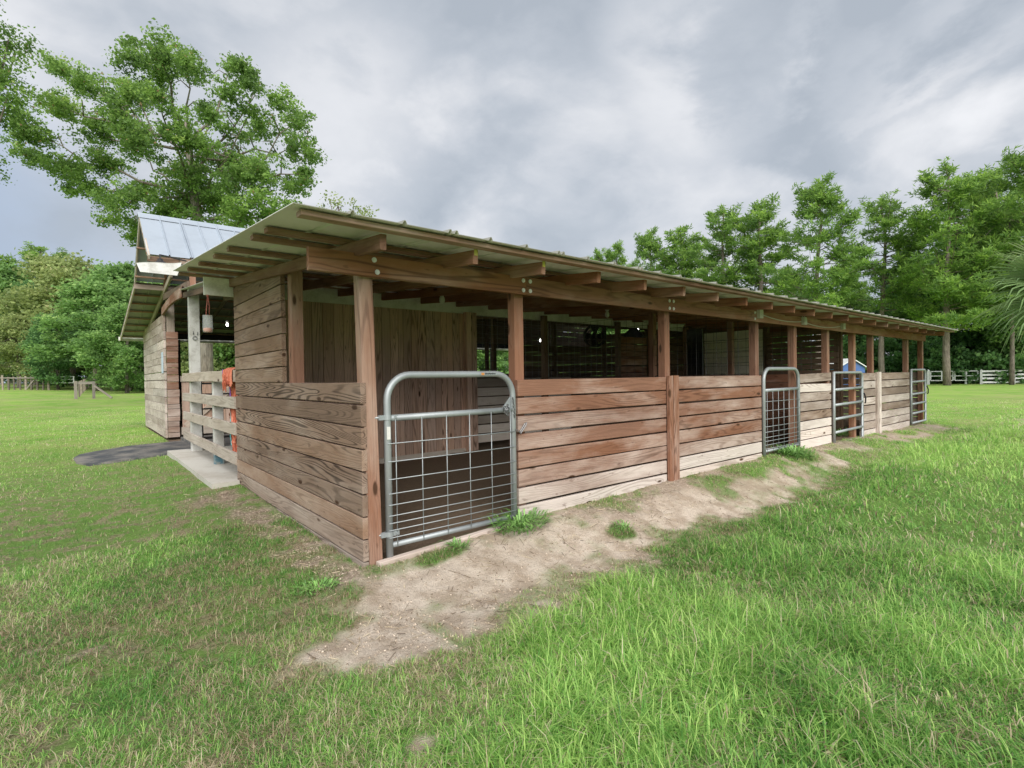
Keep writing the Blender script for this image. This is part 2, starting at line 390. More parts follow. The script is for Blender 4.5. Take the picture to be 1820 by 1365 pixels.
def sand_amt(x, y):
    d = poly_sd(x, y, SAND)
    n = fbm(x, y, 3.2, 4, 3); n2 = fbm(x, y, 14, 3, 8)
    s = 1 - sstep(-.20, .16, d + (n - .5) * .75 + (n2 - .5) * .34)
    creep = (x > -.05) * sstep(.50, .64, fbm(x, y, 2.1, 4, 91)) * (.55 + .4 * sstep(2.0, 5.0, x)) * (1 - sstep(.0, .25, -.05 - np.abs(y + .6) + .12))
    s = s * (1 - np.clip(creep, 0, .92))
    for (tx, ty, rx, ry) in TUFTS:
        q = np.hypot((x - tx) / rx, (y - ty) / ry) + (n - .5) * 1.0
        s = s * sstep(.55, 1.15, q)
    far = sstep(2.6, 5.0, x) * .25
    s = s * (1 - far * sstep(.35, .6, n))
    # two small bare scrapes in the turf
    for (tx, ty, r_) in [(-1.45, -.05, .10), (-.52, -1.62, .07), (-1.62, .15, .06), (17, -1.6, .9), (-9, 22, 1.2)]:
        s = np.maximum(s, .8 * (1 - sstep(.5, 1.2, np.hypot(x - tx, (y - ty) * 1.4) / r_ + (n - .5))))
    return np.clip(s, 0, 1)
def height(x, y):
    x = np.asarray(x, float); y = np.asarray(y, float)
    base = 0.02 + np.zeros_like(x)
    wallz = np.interp(x, [-1, 0, 1.28, 3.4, 5.4, 6.6, 9, 12, 14, 18], [.05, .075, .145, .185, .205, .185, .17, .14, .13, .05])
    b = np.exp(-(np.maximum(-y, 0) / .55) ** 2) * np.where(y > 0, 1, 1)
    inx = sstep(-1.5, .0, x) * (1 - sstep(14, 18, x))
    z = base + (wallz - base) * b * inx * (1 - sstep(14.5, 19, y))
    zl = np.interp(y, [-1, 0, 1, 3.3, 5, 9, 15, 20], [.02, .075, .095, .135, .13, .10, .09, .05])
    kl = np.exp(-(np.maximum(-x, 0) / .9) ** 2) * sstep(-.8, .2, y) * (1 - sstep(15, 20, y))
    z = np.where(x < 0.0, np.maximum(z, .02 + (zl - .02) * kl), z)
    z = z - .05 * np.exp(-((y + .75) / .3) ** 2) * sstep(-.6, .8, x) * (1 - sstep(5, 9, x))
    # land climbs gently towards the left-hand fields
    az = np.clip((y * 1.0 - x * .35) / 60, 0, 1.4)
    z = z + .75 * az ** 2 * sstep(14, 30, y)
    r_ = np.hypot(x + 1.4, y + 3.2)
    z = z - .05 * sstep(25, 60, r_) * (x > 20)
    inside = ((x > -.01) & (x < 13.4) & (y > .02) & (y < 14.4))
    bump = (fbm(x, y, 1.3, 3, 5) - .5) * .05 + (fbm(x, y, 7, 3, 2) - .5) * .022
    bump = bump * np.where(inside, .35, 1.0) * np.where(r_ > 30, .6, 1)
    edge = np.minimum(sstep(0, .25, np.abs(y)) + (x < 0) + (x > 13.4), 1) * np.minimum(sstep(0, .2, np.abs(x)) + (y < 0) + (y > 14.4), 1)
    return z + bump * (.35 + .65 * edge) + (fbm(x, y, 28, 2, 11) - .5) * .018 + (fbm(x, y, 4.5, 2, 14) - .5) * .03 * ((x > -1.5) & (y < 0) & (y > -1.6))
def lush_amt(x, y):
    """1 where the long bright grass on the right grows, 0 on the mown, half dry turf on the left"""
    edge = np.interp(x, [-2, -.6, 0, .6, 1.2, 2.5, 5, 9, 14], [-1.9, -1.55, -1.35, -1.25, -1.1, -1.05, -.95, -.8, -.8])
    n = fbm(x, y, 1.1, 3, 21)
    return sstep(-.12, .3, (edge - y) + (n - .5) * .8) * sstep(-1.0, -.3, x + (n - .5))

def grid_axis(lo, hi, a, b, d0, gr):
    mid = list(np.arange(a, b, d0)); out = []; v = b; d = d0
    while v < hi: out.append(v); d *= gr; v += d
    out.append(hi); left = []; v = a; d = d0
    while v > lo: d *= gr; v -= d; left.append(v)
    return np.array(left[::-1] + mid + out)
gx = grid_axis(-700, 900, -3.2, 8.0, .035, 1.07); gy = grid_axis(-700, 900, -3.0, 1.0, .035, 1.07)
X, Y = np.meshgrid(gx, gy); Z = height(X, Y)
r_ = np.hypot(X, Y); Z = np.where(r_ > 300, Z * .0 + .4, Z)
nx, ny = len(gx), len(gy)
V = np.stack([X.ravel(), Y.ravel(), Z.ravel()], 1)
ii = (np.arange(ny - 1)[:, None] * nx + np.arange(nx - 1)[None, :]).ravel()
F4 = np.stack([ii, ii + 1, ii + nx + 1, ii + nx], 1)
xs, ys = V[:, 0], V[:, 1]
sand = sand_amt(xs, ys); lush = lush_amt(xs, ys)
litter = np.maximum((1 - sstep(-.15, .1, xs)) * sstep(-.35, .0, ys), sstep(-.5, -.15, ys + (fbm(xs, ys, 5, 3, 61) - .5) * .5) * .75 * sstep(1.3, 2.2, xs)); litter = np.maximum(litter, sstep(6, 9, xs) * .5)
inside = ((xs > .02) & (xs < 13.35) & (ys > .06) & (ys < 14.3)).astype(float)
m, t = new_mat('ground_soil_and_turf')
P = t.new('ShaderNodeNewGeometry').outputs['Position']
sa, lu, ins = t.attr('sand'), t.attr('lush'), t.attr('stall')
f1 = t.noise(P, 38, 7, .75); f2 = t.noise(P, 6, 5, .6); f3 = t.noise(P, .35, 4, .55); f4 = t.noise(P, 120, 4, .7)
f5 = t.noise(t.vmath('MULTIPLY', P, (1, 1, 1)), 1.4, 5, .6)
sandc = t.mix(t.smooth(f2, .35, .65), (.52, .42, .33), (.76, .655, .55))
sandc = t.mix(t.math('MULTIPLY', t.smooth(f1, .52, .68), .45), sandc, (.40, .29, .21))
sandc = t.mix(t.math('MULTIPLY', t.smooth(f4, .56, .64), .45), sandc, (.26, .19, .14))
sandc = t.mix(t.math('MULTIPLY', t.attr('litter'), t.smooth(f2, .2, .55, .45, 1.0)), sandc, t.mix(t.smooth(f1, .42, .62), (.24, .18, .135), (.55, .44, .355)))
thatch = t.mix(t.smooth(f1, .4, .65), (.20, .185, .10), (.42, .37, .24))
green = t.mix(f1, (.11, .20, .045), (.22, .36, .09))
turf = t.mix(t.smooth(t.math('ADD', f2, t.math('MULTIPLY', lu, .2)), .38, .56), thatch, green)
cd_ = t.n.new('ShaderNodeCameraData')   # not used for shading, removed below
t.n.remove(cd_)
# beyond the modelled blades the field reads as one bright green
ln = t.vmath('LENGTH', t.vmath('SUBTRACT', P, (-1.4, -3.2, 1.3)))
fieldc = t.mix(t.smooth(f3, .35, .65), (.20, .37, .065), (.29, .46, .09))
fieldc = t.mix(t.math('MULTIPLY', t.smooth(f5, .42, .64), .7), fieldc, (.36, .38, .16))
dryband = t.smooth(t.noise(t.vmath('MULTIPLY', P, (.05, .16, .1)), 1, 3), .5, .66)
fieldc = t.mix(t.math('MULTIPLY', dryband, .5), fieldc, (.38, .38, .17))
fieldc = t.mix(t.math('MULTIPLY', t.smooth(f4, .45, .7), .25), fieldc, (.15, .25, .05))
turf = t.mix(t.smooth(ln, 5.0, 17.0), turf, fieldc)
c = t.mix(sa, turf, sandc)
dirt = t.mix(f1, (.12, .085, .06), (.34, .25, .18))
c = t.mix(ins, c, dirt)
finish(t, c, .95, 0, t.math('ADD', f1, t.math('MULTIPLY', f4, .6)), .9, .035)
t.bsdf.inputs['Specular IOR Level'].default_value = .1
ground = raw_mesh('ground', V, [F4], {'sand': sand, 'lush': lush, 'stall': inside, 'litter': litter}, m)
ground.data.polygons.foreach_set('use_smooth', [True] * len(F4))
tag(ground, kind='structure')

# ------------------------------------------------------------------ grass blades
rg = np.random.default_rng(7)
def blades(n, rmin, rmax, az0, az1, power, short):
    u = rg.random(n)
    r = (rmin ** power + u * (rmax ** power - rmin ** power)) ** (1 / power)
    a = np.radians(az0 + rg.random(n) * (az1 - az0))
    x = CAM.x + r * np.cos(a); y = CAM.y + r * np.sin(a)
    return x, y, r
def grass_mesh(x, y, r, name):
    # tufts: pull blades towards shared roots
    cell = np.floor(x / .035) * 7919 + np.floor(y / .035) * 104729
    hsh = (np.abs(np.sin(cell * 12.9898)) * 43758.5453) % 1; hs2 = (np.abs(np.sin(cell * 78.233)) * 12345.678) % 1
    lu = lush_amt(x, y); sa = sand_amt(x, y)
    den = fbm(x, y, 2.2, 3, 31)
    outb = ~((x > -.02) & (x < 13.4) & (y > -.01) & (y < 14.45))
    slab = (x > -.33) & (x < .1) & (y > 3.33) & (y < 7.2)
    mat = (x > -1.5) & (x < 0) & (y > 7.15) & (y < 9.2)
    keep = outb & ~slab & ~mat & ((rg.random(len(x)) > sa * .985) | (rg.random(len(x)) < .16)) & ((hsh < .35 + den * 1.1))
    x, y, r, lu, sa, hsh, hs2 = [q[keep] for q in (x, y, r, lu, sa, hsh, hs2)]
    n = len(x); z = height(x, y) - .006
    bright = sstep(.42, .60, fbm(x, y, .75, 3, 41)); wild = fbm(x, y, 2.6, 3, 47)
    longg = lu * sstep(-.25, .35, bright * .6 + wild - .35)
    L = (.026 + .05 * rg.random(n) ** 1.6) * (1 - longg) + longg * (.05 + .15 * rg.random(n) ** 1.4) * (.55 + .9 * wild)
    L *= 1 - .55 * np.clip(sa * 1.5, 0, 1)
    fr = np.clip(r / 3.2, 1, 9)
    L *= np.where(r > 8, 1.25, 1.0)
    broad = (lu > .4) & (hsh < .25) & (wild > .42)
    wdt = (.0015 + .0016 * rg.random(n)) * fr ** .66 * (1 + 1.1 * lu * rg.random(n))
    wdt = np.where(broad, wdt * 2.3, wdt); L = np.where(broad, np.minimum(L, .075), L)
    az = rg.random(n) * 2 * np.pi; az = np.where(rg.random(n) < .5, hsh * 6.283 + rg.normal(0, .7, n), az)
    tilt = np.clip(rg.normal(.88, .38, n) - .15 * lu, .05, 1.5); tilt = np.where(broad, tilt + .35, tilt); tilt = np.where(sa > .6, 1.45, tilt)
    curl = rg.random(n) * 1.2 + .3
    dx, dy = np.cos(az), np.sin(az); px_, py_ = -dy, dx
    s1, c1 = np.sin(tilt), np.cos(tilt); t2 = np.minimum(tilt + curl, 1.9); s2, c2 = np.sin(t2), np.cos(t2)
    B = np.stack([x, y, z], 1)
    Mid = B + np.stack([dx * s1, dy * s1, c1], 1) * (L * .55)[:, None]
    Tip = Mid + np.stack([dx * s2, dy * s2, c2], 1) * (L * .5)[:, None]
    Pv = np.stack([px_, py_, np.zeros(n)], 1) * (wdt * .5)[:, None]
    V = np.empty((n, 5, 3)); V[:, 0] = B - Pv; V[:, 1] = B + Pv; V[:, 2] = Mid + Pv * .9; V[:, 3] = Mid - Pv * .9; V[:, 4] = Tip
    i = np.arange(n) * 5
    q = np.stack([i, i + 1, i + 2, i + 3], 1); t_ = np.stack([i + 3, i + 2, i + 4], 1)
    dryn = .45 * fbm(x, y, 1.7, 4, 51) + .55 * fbm(x, y, 6.5, 3, 57)
    dry = (rg.random(n) < (.40 - .27 * lu - .10 * bright) * sstep(.25, .75, dryn) * 1.9 + .07).astype(float)
    dry = np.where(sa > .25, np.maximum(dry, rg.random(n) < .45), dry); dry = np.where(r > 9, dry * (rg.random(n) < .6), dry)
    rn = np.clip(.40 + .20 * lu + .28 * (bright - .5) + rg.normal(0, .27, n) + sstep(6, 15, r) * .4, 0, 1)
    o = raw_mesh(name, V.reshape(-1, 3), [q, t_], {'rnd': np.repeat(rn, 5), 'dry': np.repeat(dry, 5)}, M['grass'])
    return o
m, t = new_mat('grass_blades')
rn, dr = t.attr('rnd'), t.attr('dry')
c = t.ramp(rn, [(0, (.075, .20, .05)), (.3, (.165, .375, .08)), (.6, (.285, .54, .125)), (1, (.56, .78, .24))])
c = t.mix(dr, c, t.ramp(rn, [(0, (.30, .22, .14)), (.45, (.55, .45, .30)), (1, (.80, .72, .52))]))
t.put(t.bsdf.inputs['Base Color'], c); t.bsdf.inputs['Roughness'].default_value = .5; t.bsdf.inputs['Specular IOR Level'].default_value = .3
tr = t.n.new('ShaderNodeBsdfTranslucent'); t.l.new(c, tr.inputs[0]); mx = t.n.new('ShaderNodeMixShader'); mx.inputs[0].default_value = .48
t.l.new(t.bsdf.outputs[0], mx.inputs[1]); t.l.new(tr.outputs[0], mx.inputs[2]); t.l.new(mx.outputs[0], t.out.inputs[0])
M['grass'] = m
b = [blades(690000, 1.3, 5.0, -24, 130, 1.2, 0), blades(400000, 4.5, 30, -14, 118, .75, 0)]
xx = rg.uniform(.9, 13.5, 90000) ; yy = -rg.random(90000) ** 1.3 * 1.5 - .01; b.append((xx, yy, np.hypot(xx - CAM.x, yy - CAM.y)))
x = np.concatenate([q[0] for q in b]); y = np.concatenate([q[1] for q in b]); r = np.concatenate([q[2] for q in b])
tag(grass_mesh(x, y, r, 'grass'), kind='stuff')

# small clods, pebbles and bits of straw lying on the bare soil
n = 60000; x = rg.uniform(-1.2, 9.5, n); y = np.where(rg.random(n) < .85, rg.uniform(-1.4, .02, n), rg.uniform(0, 3.4, n)); x = np.where(y > 0, rg.uniform(-.5, -.03, n), x)
kp = (rg.random(n) < sand_amt(x, y) ** 1.5 * (.15 + fbm(x, y, 4, 3, 77) ** 2 * 1.6)) & (rg.random(n) < np.clip(3.2 / np.hypot(x + 1.4, y + 3.2), 0, 1)); x, y = x[kp], y[kp]; n = len(x)
sz = (.0022 + .0075 * rg.random(n) ** 3)[:, None, None]
oc = np.array([(1, 0, 0), (-1, 0, 0), (0, 1, 0), (0, -1, 0), (0, 0, .7), (0, 0, -.5)])[None] * (.6 + .7 * rg.random((n, 6, 1)))
V = np.stack([x, y, height(x, y)], 1)[:, None, :] + oc * sz
i = np.arange(n)[:, None, None] * 6; F3 = (i + np.array([(0, 2, 4), (2, 1, 4), (1, 3, 4), (3, 0, 4), (2, 0, 5), (1, 2, 5), (3, 1, 5), (0, 3, 5)])[None]).reshape(-1, 3)
m, t = new_mat('clods'); finish(t, t.ramp(t.attr('rnd'), [(0, (.12, .09, .06)), (.35, (.38, .30, .22)), (1, (.64, .54, .44))]), .95)
tag(raw_mesh('gravel', V.reshape(-1, 3), [F3], {'rnd': np.repeat(rg.random(n), 6)}, m), kind='stuff')

n = 5200; x = rg.uniform(-1.2, 12, n); y = np.where(rg.random(n) < .8, rg.uniform(-1.35, -.01, n), rg.uniform(0, 3.4, n)); x = np.where(y > 0, rg.uniform(-.55, -.04, n), x)
kp = rg.random(n) < sand_amt(x, y) * (.25 + 1.3 * sstep(.5, .7, fbm(x, y, 3.5, 3, 83))); x, y = x[kp], y[kp]; n = len(x)
a = rg.random(n) * 6.283; L = .02 + .07 * rg.random(n) ** 2; d = np.stack([np.cos(a), np.sin(a), np.zeros(n)], 1); sd_ = np.stack([-d[:, 1], d[:, 0], np.zeros(n)], 1) * (.0009 + .0012 * rg.random(n))[:, None]
p0 = np.stack([x, y, height(x, y) + .003], 1); x1, y1 = x + d[:, 0] * L, y + d[:, 1] * L; p1 = np.stack([x1, y1, height(x1, y1) + .004 + .012 * rg.random(n) ** 2], 1); up_ = np.array([0, 0, .0022])
V = np.stack([p0 - sd_, p0 + sd_, p1 + sd_, p1 - sd_, p0 + up_, p1 + up_], 1); i = np.arange(n)[:, None, None] * 6
Fq = (i + np.array([(0, 4, 5, 3), (4, 1, 2, 5)])[None]).reshape(-1, 4)
m, t = new_mat('straw'); finish(t, t.ramp(t.attr('rnd'), [(0, (.07, .05, .035)), (.5, (.24, .18, .12)), (1, (.62, .52, .36))]), .9)
tag(raw_mesh('straw', V.reshape(-1, 3), [Fq], {'rnd': np.repeat(rg.random(n), 6)}, m), kind='stuff')

# ------------------------------------------------------------------ the barn
barn = thing('horse_barn', 'long timber horse barn with open-topped plank stalls and a metal lean-to roof', 'barn')
RG = random.Random(11)
HR, PI_, BH, BT = 1.281, .146, .137, .038       # top of half wall, board pitch, board height, board thickness
def roofz(y): return 2.22 + .0853 * y
ROOF_X0, ROOF_X1 = -.59, 13.56
def xwall(x0, x1, y, n=8, top=HR, mats=M['red'], wea=None, name='plank_wall', parent=None, tilt=None, low=None, t_=BT, pitch=PI_, gapdir=None, rnds=None):
    """horizontal boards running along X; y = the outer face"""
    b = MB()
    for k in range(n):
        w_ = wea[k] if wea else (0, 0, .02, .0, .08, .12, .45, .85, .9)[min(k, 8)]
        z = top - pitch * k - pitch * .47 ; dz = (tilt or {}).get(k, 0) + RG.uniform(-.004, .004)
        b.board((x0, y + t_ / 2, z), (x1, y + t_ / 2, z + dz), (0, 0, 1), pitch - .009 - RG.random() * .008 - .004, t_, rnd=(rnds[k] if rnds else None), wea=w_, rg=RG, seg=max(2, int((x1 - x0) / .5)))
    return b.build(name, mats, parent or barn)
def ywall(y0, y1, x, n=8, top=HR, mats=M['endw'], wea=None, name='plank_wall', parent=None, t_=BT, pitch=PI_, gap=.009):
    b = MB()
    for k in range(n):
        w_ = wea[k] if wea else 0
        z = top - pitch * k - pitch * .47
        b.board((x + t_ / 2, y0, z), (x + t_ / 2, y1, z), (0, 0, 1), pitch - gap - RG.random() * .003, t_, wea=w_, rg=RG, seg=max(2, int((y1 - y0) / .5)))
    return b.build(name, mats, parent or barn)
# end wall facing the yard
ywall(0, 3.465, -.022, 9, wea=(.1, .05, .12, .18, .12, .38, .30, .62, .8), name='end_wall')
ub = MB()
for k in range(7):
    z = HR + PI_ * (k + .5)
    ub.board((BT / 2 - .022, 1.66 + RG.uniform(-.01, .01), z), (BT / 2 - .022, 3.465, z), (0, 0, 1), PI_ - .009, BT, wea=(.25, .3, .12, .05, .1, .0, .05)[k], rg=RG)
ub.board((BT / 2 - .022, 1.66, HR + PI_ * 7 + .005), (BT / 2 - .022, 3.465, HR + PI_ * 7 + .04), (0, 0, 1), .012, BT, w1=.085, rg=RG)
ub.build('upper_end_wall', M['upper'], barn)
def post(x0, x1, y0, y1, z0, z1, mats=M['post'], name='post', lean=(0, 0), parent=None, wea=.05):
    b = MB(); b.board(((x0 + x1) / 2, (y0 + y1) / 2, z0), ((x0 + x1) / 2 + lean[0], (y0 + y1) / 2 + lean[1], z1), (1, 0, 0), abs(x1 - x0), abs(y1 - y0), wea=wea, ch=.005, seg=5, wob=.001, rg=RG)
    return b.build(name, mats, parent or barn)
post(.020, .116, .001, .09, .07, 2.02, lean=(-.034, .012), wea=.3)
post(.018, .12, 1.50, 1.60, .1, 2.28)
PX = [(1.315, 1.41), (3.385, 3.475), (5.395, 5.49), (6.56, 6.655), (7.785, 7.88), (8.965, 9.06), (9.905, 10.0), (12.12, 12.22), (13.255, 13.355)]
for i, (a, b_) in enumerate(PX): post(a, b_, .041, .131, .1, 2.0, wea=.05 if i < 4 else .15)
# fascia beams with their bolts
for a, b_, dz in [(-.345, 1.376, .0), (1.379, 3.387, .0), (3.39, 5.25, .002), (5.253, 9.4, .0), (9.403, 13.18, 0)]:
    bb = MB(); bb.board((a, -.021, 2.033 + dz), (b_, -.021, 2.033 + dz), (0, 0, 1), .139, .04, wea=.03, rg=RG, wob=.001); bo = bb.build('fascia_beam', M['beam'], barn)
    if a < 5:
        for bx_ in ([.07] if a < 0 else [a + .035]) + [b_ - .035]:
            for bz in (1.995, 2.072):
                bt = MB(); bt.lathe([(.017, -.0425), (.017, -.047), (.011, -.047), (.010, -.053)], (bx_ + (0.02 if bz < 2.0 and a < 0 and bx_ < 1 else 0), 0, bz), 'y', 10); bt.build('bolt_head', M['bolt'], bo)
# roof
def raf(x, z0, y0=-.408, y1=3.62, w_=.089, mats=M['rafter']):
    b = MB(); za = roofz(y0) - .045 - w_ / 2; zb = roofz(y1) - .045 - w_ / 2
    b.board((x, y0, za), (x, y1, zb), (0, 0, 1), w_, .038, wea=.05, rg=RG, wob=.001)
    return b.build('rafter', mats, barn)
for i in range(22):
    ro_ = raf((-.043 if i == 0 else .003 + .61 * i) if i < 21 else 12.98, 0)
    if i in (1, 2):
        q = MB(); x_ = .003 + .61 * i
        q.box((x_ - .012, -.4125, 2.105), (x_ + .014, -.409, 2.165)); q.build('yellow_tag', M['tag'], ro_)
for y_ in (-.465, .143, .473, 1.17, 1.68, 2.37, 3.0, 3.59):
    b = MB(); z = roofz(y_) - .026
    xs_ = [-.535, 2.5 + RG.random(), 5.8 + RG.random(), 9.4 + RG.random(), 13.42]
    for j in range(4): b.board((xs_[j], y_ + .001 * j, z), (xs_[j + 1] - .003, y_ + .001 * j, z), (0, 1, 0), .075, .028, wea=.25, rg=RG)
    b.build('purlin', M['rafter'], barn)
def ribbed(x0, x1, ya, za, yb, zb, mats, rib=.305, name='roof_sheet', h=.02, th=.004, parent=None, dbl=3, spread=.045):
    """profiled metal sheet: ribs run up the slope (along Y), the last of each panel is doubled"""
    mtop = 1 if isinstance(mats, list) else 0
    b = MB(); prof = []; x = x0; k = 0; prof.append((x0, 0))
    while x + rib < x1:
        x += rib; k += 1
        n_ = 2 if k % dbl == 0 else 1
        for q in range(n_):
            c_ = x + q * spread
            prof += [(c_ - .016, 0), (c_ - .005, h), (c_ + .005, h), (c_ + .016, 0)]
    prof.append((x1, 0))
    sl = math.atan2(zb - za, yb - ya); nz_ = Vector((0, -math.sin(sl), math.cos(sl)))
    ns = 10
    rows = []
    for i in range(ns + 1):
        kx = i / ns; y = ya + (yb - ya) * kx; z = za + (zb - za) * kx
        for sgn in (0, 1):
            rows.append([len(b.v) + j for j in range(len(prof))])
            for (px_, pz_) in prof: b.v.append(tuple(Vector((px_, y, z)) + nz_ * (pz_ + th * sgn)))
    for i in range(ns):
        for j in range(len(prof) - 1):
            lo0, hi0, lo1, hi1 = rows[2 * i], rows[2 * i + 1], rows[2 * i + 2], rows[2 * i + 3]
            b.face([lo0[j], lo1[j], lo1[j + 1], lo0[j + 1]]); b.face([hi0[j], hi0[j + 1], hi1[j + 1], hi1[j]], mi=mtop)
    for j in range(len(prof) - 1):
        b.face([rows[0][j], rows[0][j + 1], rows[1][j + 1], rows[1][j]], mi=mtop); b.face([rows[-2][j + 1], rows[-2][j], rows[-1][j], rows[-1][j + 1]])
    for i in range(ns):
        for j in (0, len(prof) - 1): b.face([rows[2 * i][j], rows[2 * i + 1][j], rows[2 * i + 3][j], rows[2 * i + 2][j]])
    return b.build(name, mats, parent or barn)
ribbed(ROOF_X0, ROOF_X1, -.555, roofz(-.555), 3.63, roofz(3.63), [M['roofunder'], M['rooftopold']])
ribbed(-.06, ROOF_X1, 3.60, roofz(3.60) + .028, 7.25, roofz(7.25) + .028, M['roofunder'])
for i in range(23):
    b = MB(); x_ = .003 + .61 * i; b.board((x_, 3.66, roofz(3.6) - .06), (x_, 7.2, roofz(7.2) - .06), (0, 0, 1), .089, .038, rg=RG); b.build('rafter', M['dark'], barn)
# front half walls
wE = barn
xwall(1.30, 3.335, 0, 9, wea=(0, .03, .1, .08, .15, .3, .75, 1.15, .9), rnds=(.75, .5, .55, .6, .4, .5, .6, .7, .6))
xwall(3.505, 5.46, 0, 9, wea=(.12, .1, .15, .12, .2, .5, 1.1, 1.2, 1), rnds=(.6, .65, .6, .5, .4, .5, .7, .8, .7))
b = MB(); b.board((3.375, -.02, .16), (3.375, -.02, HR + .01), (1, 0, 0), .068, .04, rg=RG, wea=.1); b.board((3.462, -.022, .15), (3.462, -.022, HR + .012), (1, 0, 0), .09, .044, rg=RG, wea=.1, rnd=.8); b.build('wall_batten', M['red'], barn)
xwall(6.66, 7.82, 0, 9, wea=(.35, 1.1, .55, .45, .05, 1.1, 1.2, 1.2, 1), mats=M['grey'], tilt={0: .02, 1: -.01}, rnds=(.35, 1.3, .4, .45, .5, 1.4, 1.5, 1.4, 1.2), pitch=.139)
xwall(9.22, 9.94, 0, 8, wea=(.45, .8, .1, .85, .3, .75, .6, 1), mats=M['grey'], rnds=(.5, .7, .0, .8, .2, .5, .4, .9))
xwall(10.15, 12.09, 0, 8, wea=(.35, .6, .0, .75, .1, .7, .8, 1), mats=M['grey'], rnds=(.4, .5, .0, .6, .05, .6, .5, .9))
b = MB(); b.board((9.985, -.012, .14), (9.985, -.012, HR + .01), (1, 0, 0), .085, .045, wea=.7, rg=RG, rnd=.5); b.board((10.09, -.016, .12), (10.09, -.016, HR + .015), (1, 0, 0), .10, .05, wea=1, rg=RG, rnd=1.3); b.build('wall_batten', M['grey'], barn)
# far end and back of the last stall
ywall(.13, 3.4, 13.31, 8, wea=(.4,) * 8, mats=M['grey'], name='plank_wall')
for y_ in (1.75, 3.4): post(13.26, 13.35, y_, y_ + .09, .1, 2.4)
# threshold board under the first gate and second gate
b = MB(); b.board((.06, -.035, .092), (1.34, -.02, .14), (0, 1, 0), .05, .04, wea=.8, rg=RG); b.build('threshold_board', M['grey'], barn)
# grooved siding at the back of the first stall
b = MB(); x_ = .04
while x_ < 3.13:
    w_ = RG.choice((.075, .105, .125, .14)); b.board((x_ + w_ / 2, 3.455, .2), (x_ + w_ / 2, 3.455, 2.28), (1, 0, 0), w_ - .007, .012, rg=RG, ch=.002, seg=3, wob=.0004); x_ += w_
b.box((.04, 3.463, .2), (3.14, 3.475, 2.285), wea=0); b.build('siding_panel', M['ply'], barn)
b = MB(); b.board((.04, 3.44, .14), (3.3, 3.44, .15), (0, 0, 1), .16, .03, rg=RG, wea=.6); b.build('skirting_board', M['pale'], barn)
b = MB(); b.board((-.315, 3.50, 2.375), (-.315 + 4.9, 3.50, 2.375), (0, 0, 1), .20, .04, rg=RG); b.board((4.59, 3.50, 2.375), (9.15, 3.50, 2.375), (0, 0, 1), .20, .04, rg=RG); b.build('white_header_beam', M['white'], barn)
b = MB(); b.board((.0, 3.435, 2.31), (.2, 3.435, 2.31), (0, 0, 1), .09, .06, rg=RG); b.build('header_block', M['dark'], barn)
for x_ in (3.14, 3.24): post(x_, x_ + .09, 3.36, 3.455, .12, 2.3, mats=M['ply'])
xwall(3.34, 6.68, 3.46, 7, top=1.29, wea=(.0, 1, .9, .8, .1, .9, .9), mats=M['pale'], rnds=(-.6, .8, .9, .8, -.2, 1.3, 1.2))
def mesh_panel(o0, u, v, nu, nv, name='wire_mesh', rad=.0028, mats=None, parent=None):
    b = MB(); o0 = Vector(o0); u = Vector(u); v = Vector(v)
    for i in range(nu + 1): b.tube([o0 + u * (i / nu), o0 + u * (i / nu) + v], rad, 4, cap=False)
    for j in range(nv + 1): b.tube([o0 + v * (j / nv), o0 + v * (j / nv) + u], rad, 4, cap=False)
    return b.build(name, mats or M['chain'], parent or barn)
mesh_panel((3.35, 3.44, 1.29), (3.4, 0, 0), (0, 0, .98), 23, 7)
# partitions between stalls
ywall(.14, 3.4, 5.42, 8, wea=(.1,) * 8, mats=M['dark']); mesh_panel((5.44, .14, 1.29), (0, 3.26, 0), (0, 0, .95), 21, 6, mats=M['black'])
ywall(.14, 3.4, 7.83, 8, wea=(.0,) * 8, mats=M['red'])
mesh_panel((7.83, .14, 1.29), (0, 3.26, 0), (0, 0, .95), 21, 6, mats=M['black'])
for x_ in (5.40, 7.79): post(x_, x_ + .09, 1.62, 1.71, .1, 2.35)
for x_ in (4.75, 6.72, 7.79, 9.1): post(x_, x_ + .09, 3.37, 3.46, .1, 2.35, mats=M['dark'] if x_ < 7 else M['post'])
xwall(6.78, 7.75, 3.46, 13, top=2.08, wea=(.1,) * 13, mats=M['red'], name='plank_wall')
xwall(7.85, 9.1, 3.46, 13, top=2.1, wea=(.0,) * 13, mats=M['dark'])
# slatted partition with light in the gaps
b = MB()
for k in range(18):
    z = .22 + .108 * k; b.board((9.14, .34, z), (9.14, 1.62, z + RG.uniform(-.003, .003)), (0, 0, 1), .094, .028, rg=RG)
b.build('slatted_partition', M['dark'], barn)
for y_ in (.30, 1.60): post(9.16, 9.25, y_, y_ + .09, .1, 2.3, mats=M['dark'])
b = MB()
for k in range(9): b.board((9.14, 1.70, .32 + .22 * k), (9.14, 2.95, .32 + .22 * k), (0, 0, 1), .212, .025, rg=RG, ch=.001)
b.build('cream_panel', M['cream'], barn)
b = MB(); b.box((9.12, 3.0, .2), (9.16, 3.45, 2.3)); b.build('dark_panel', M['darkbox'], barn)

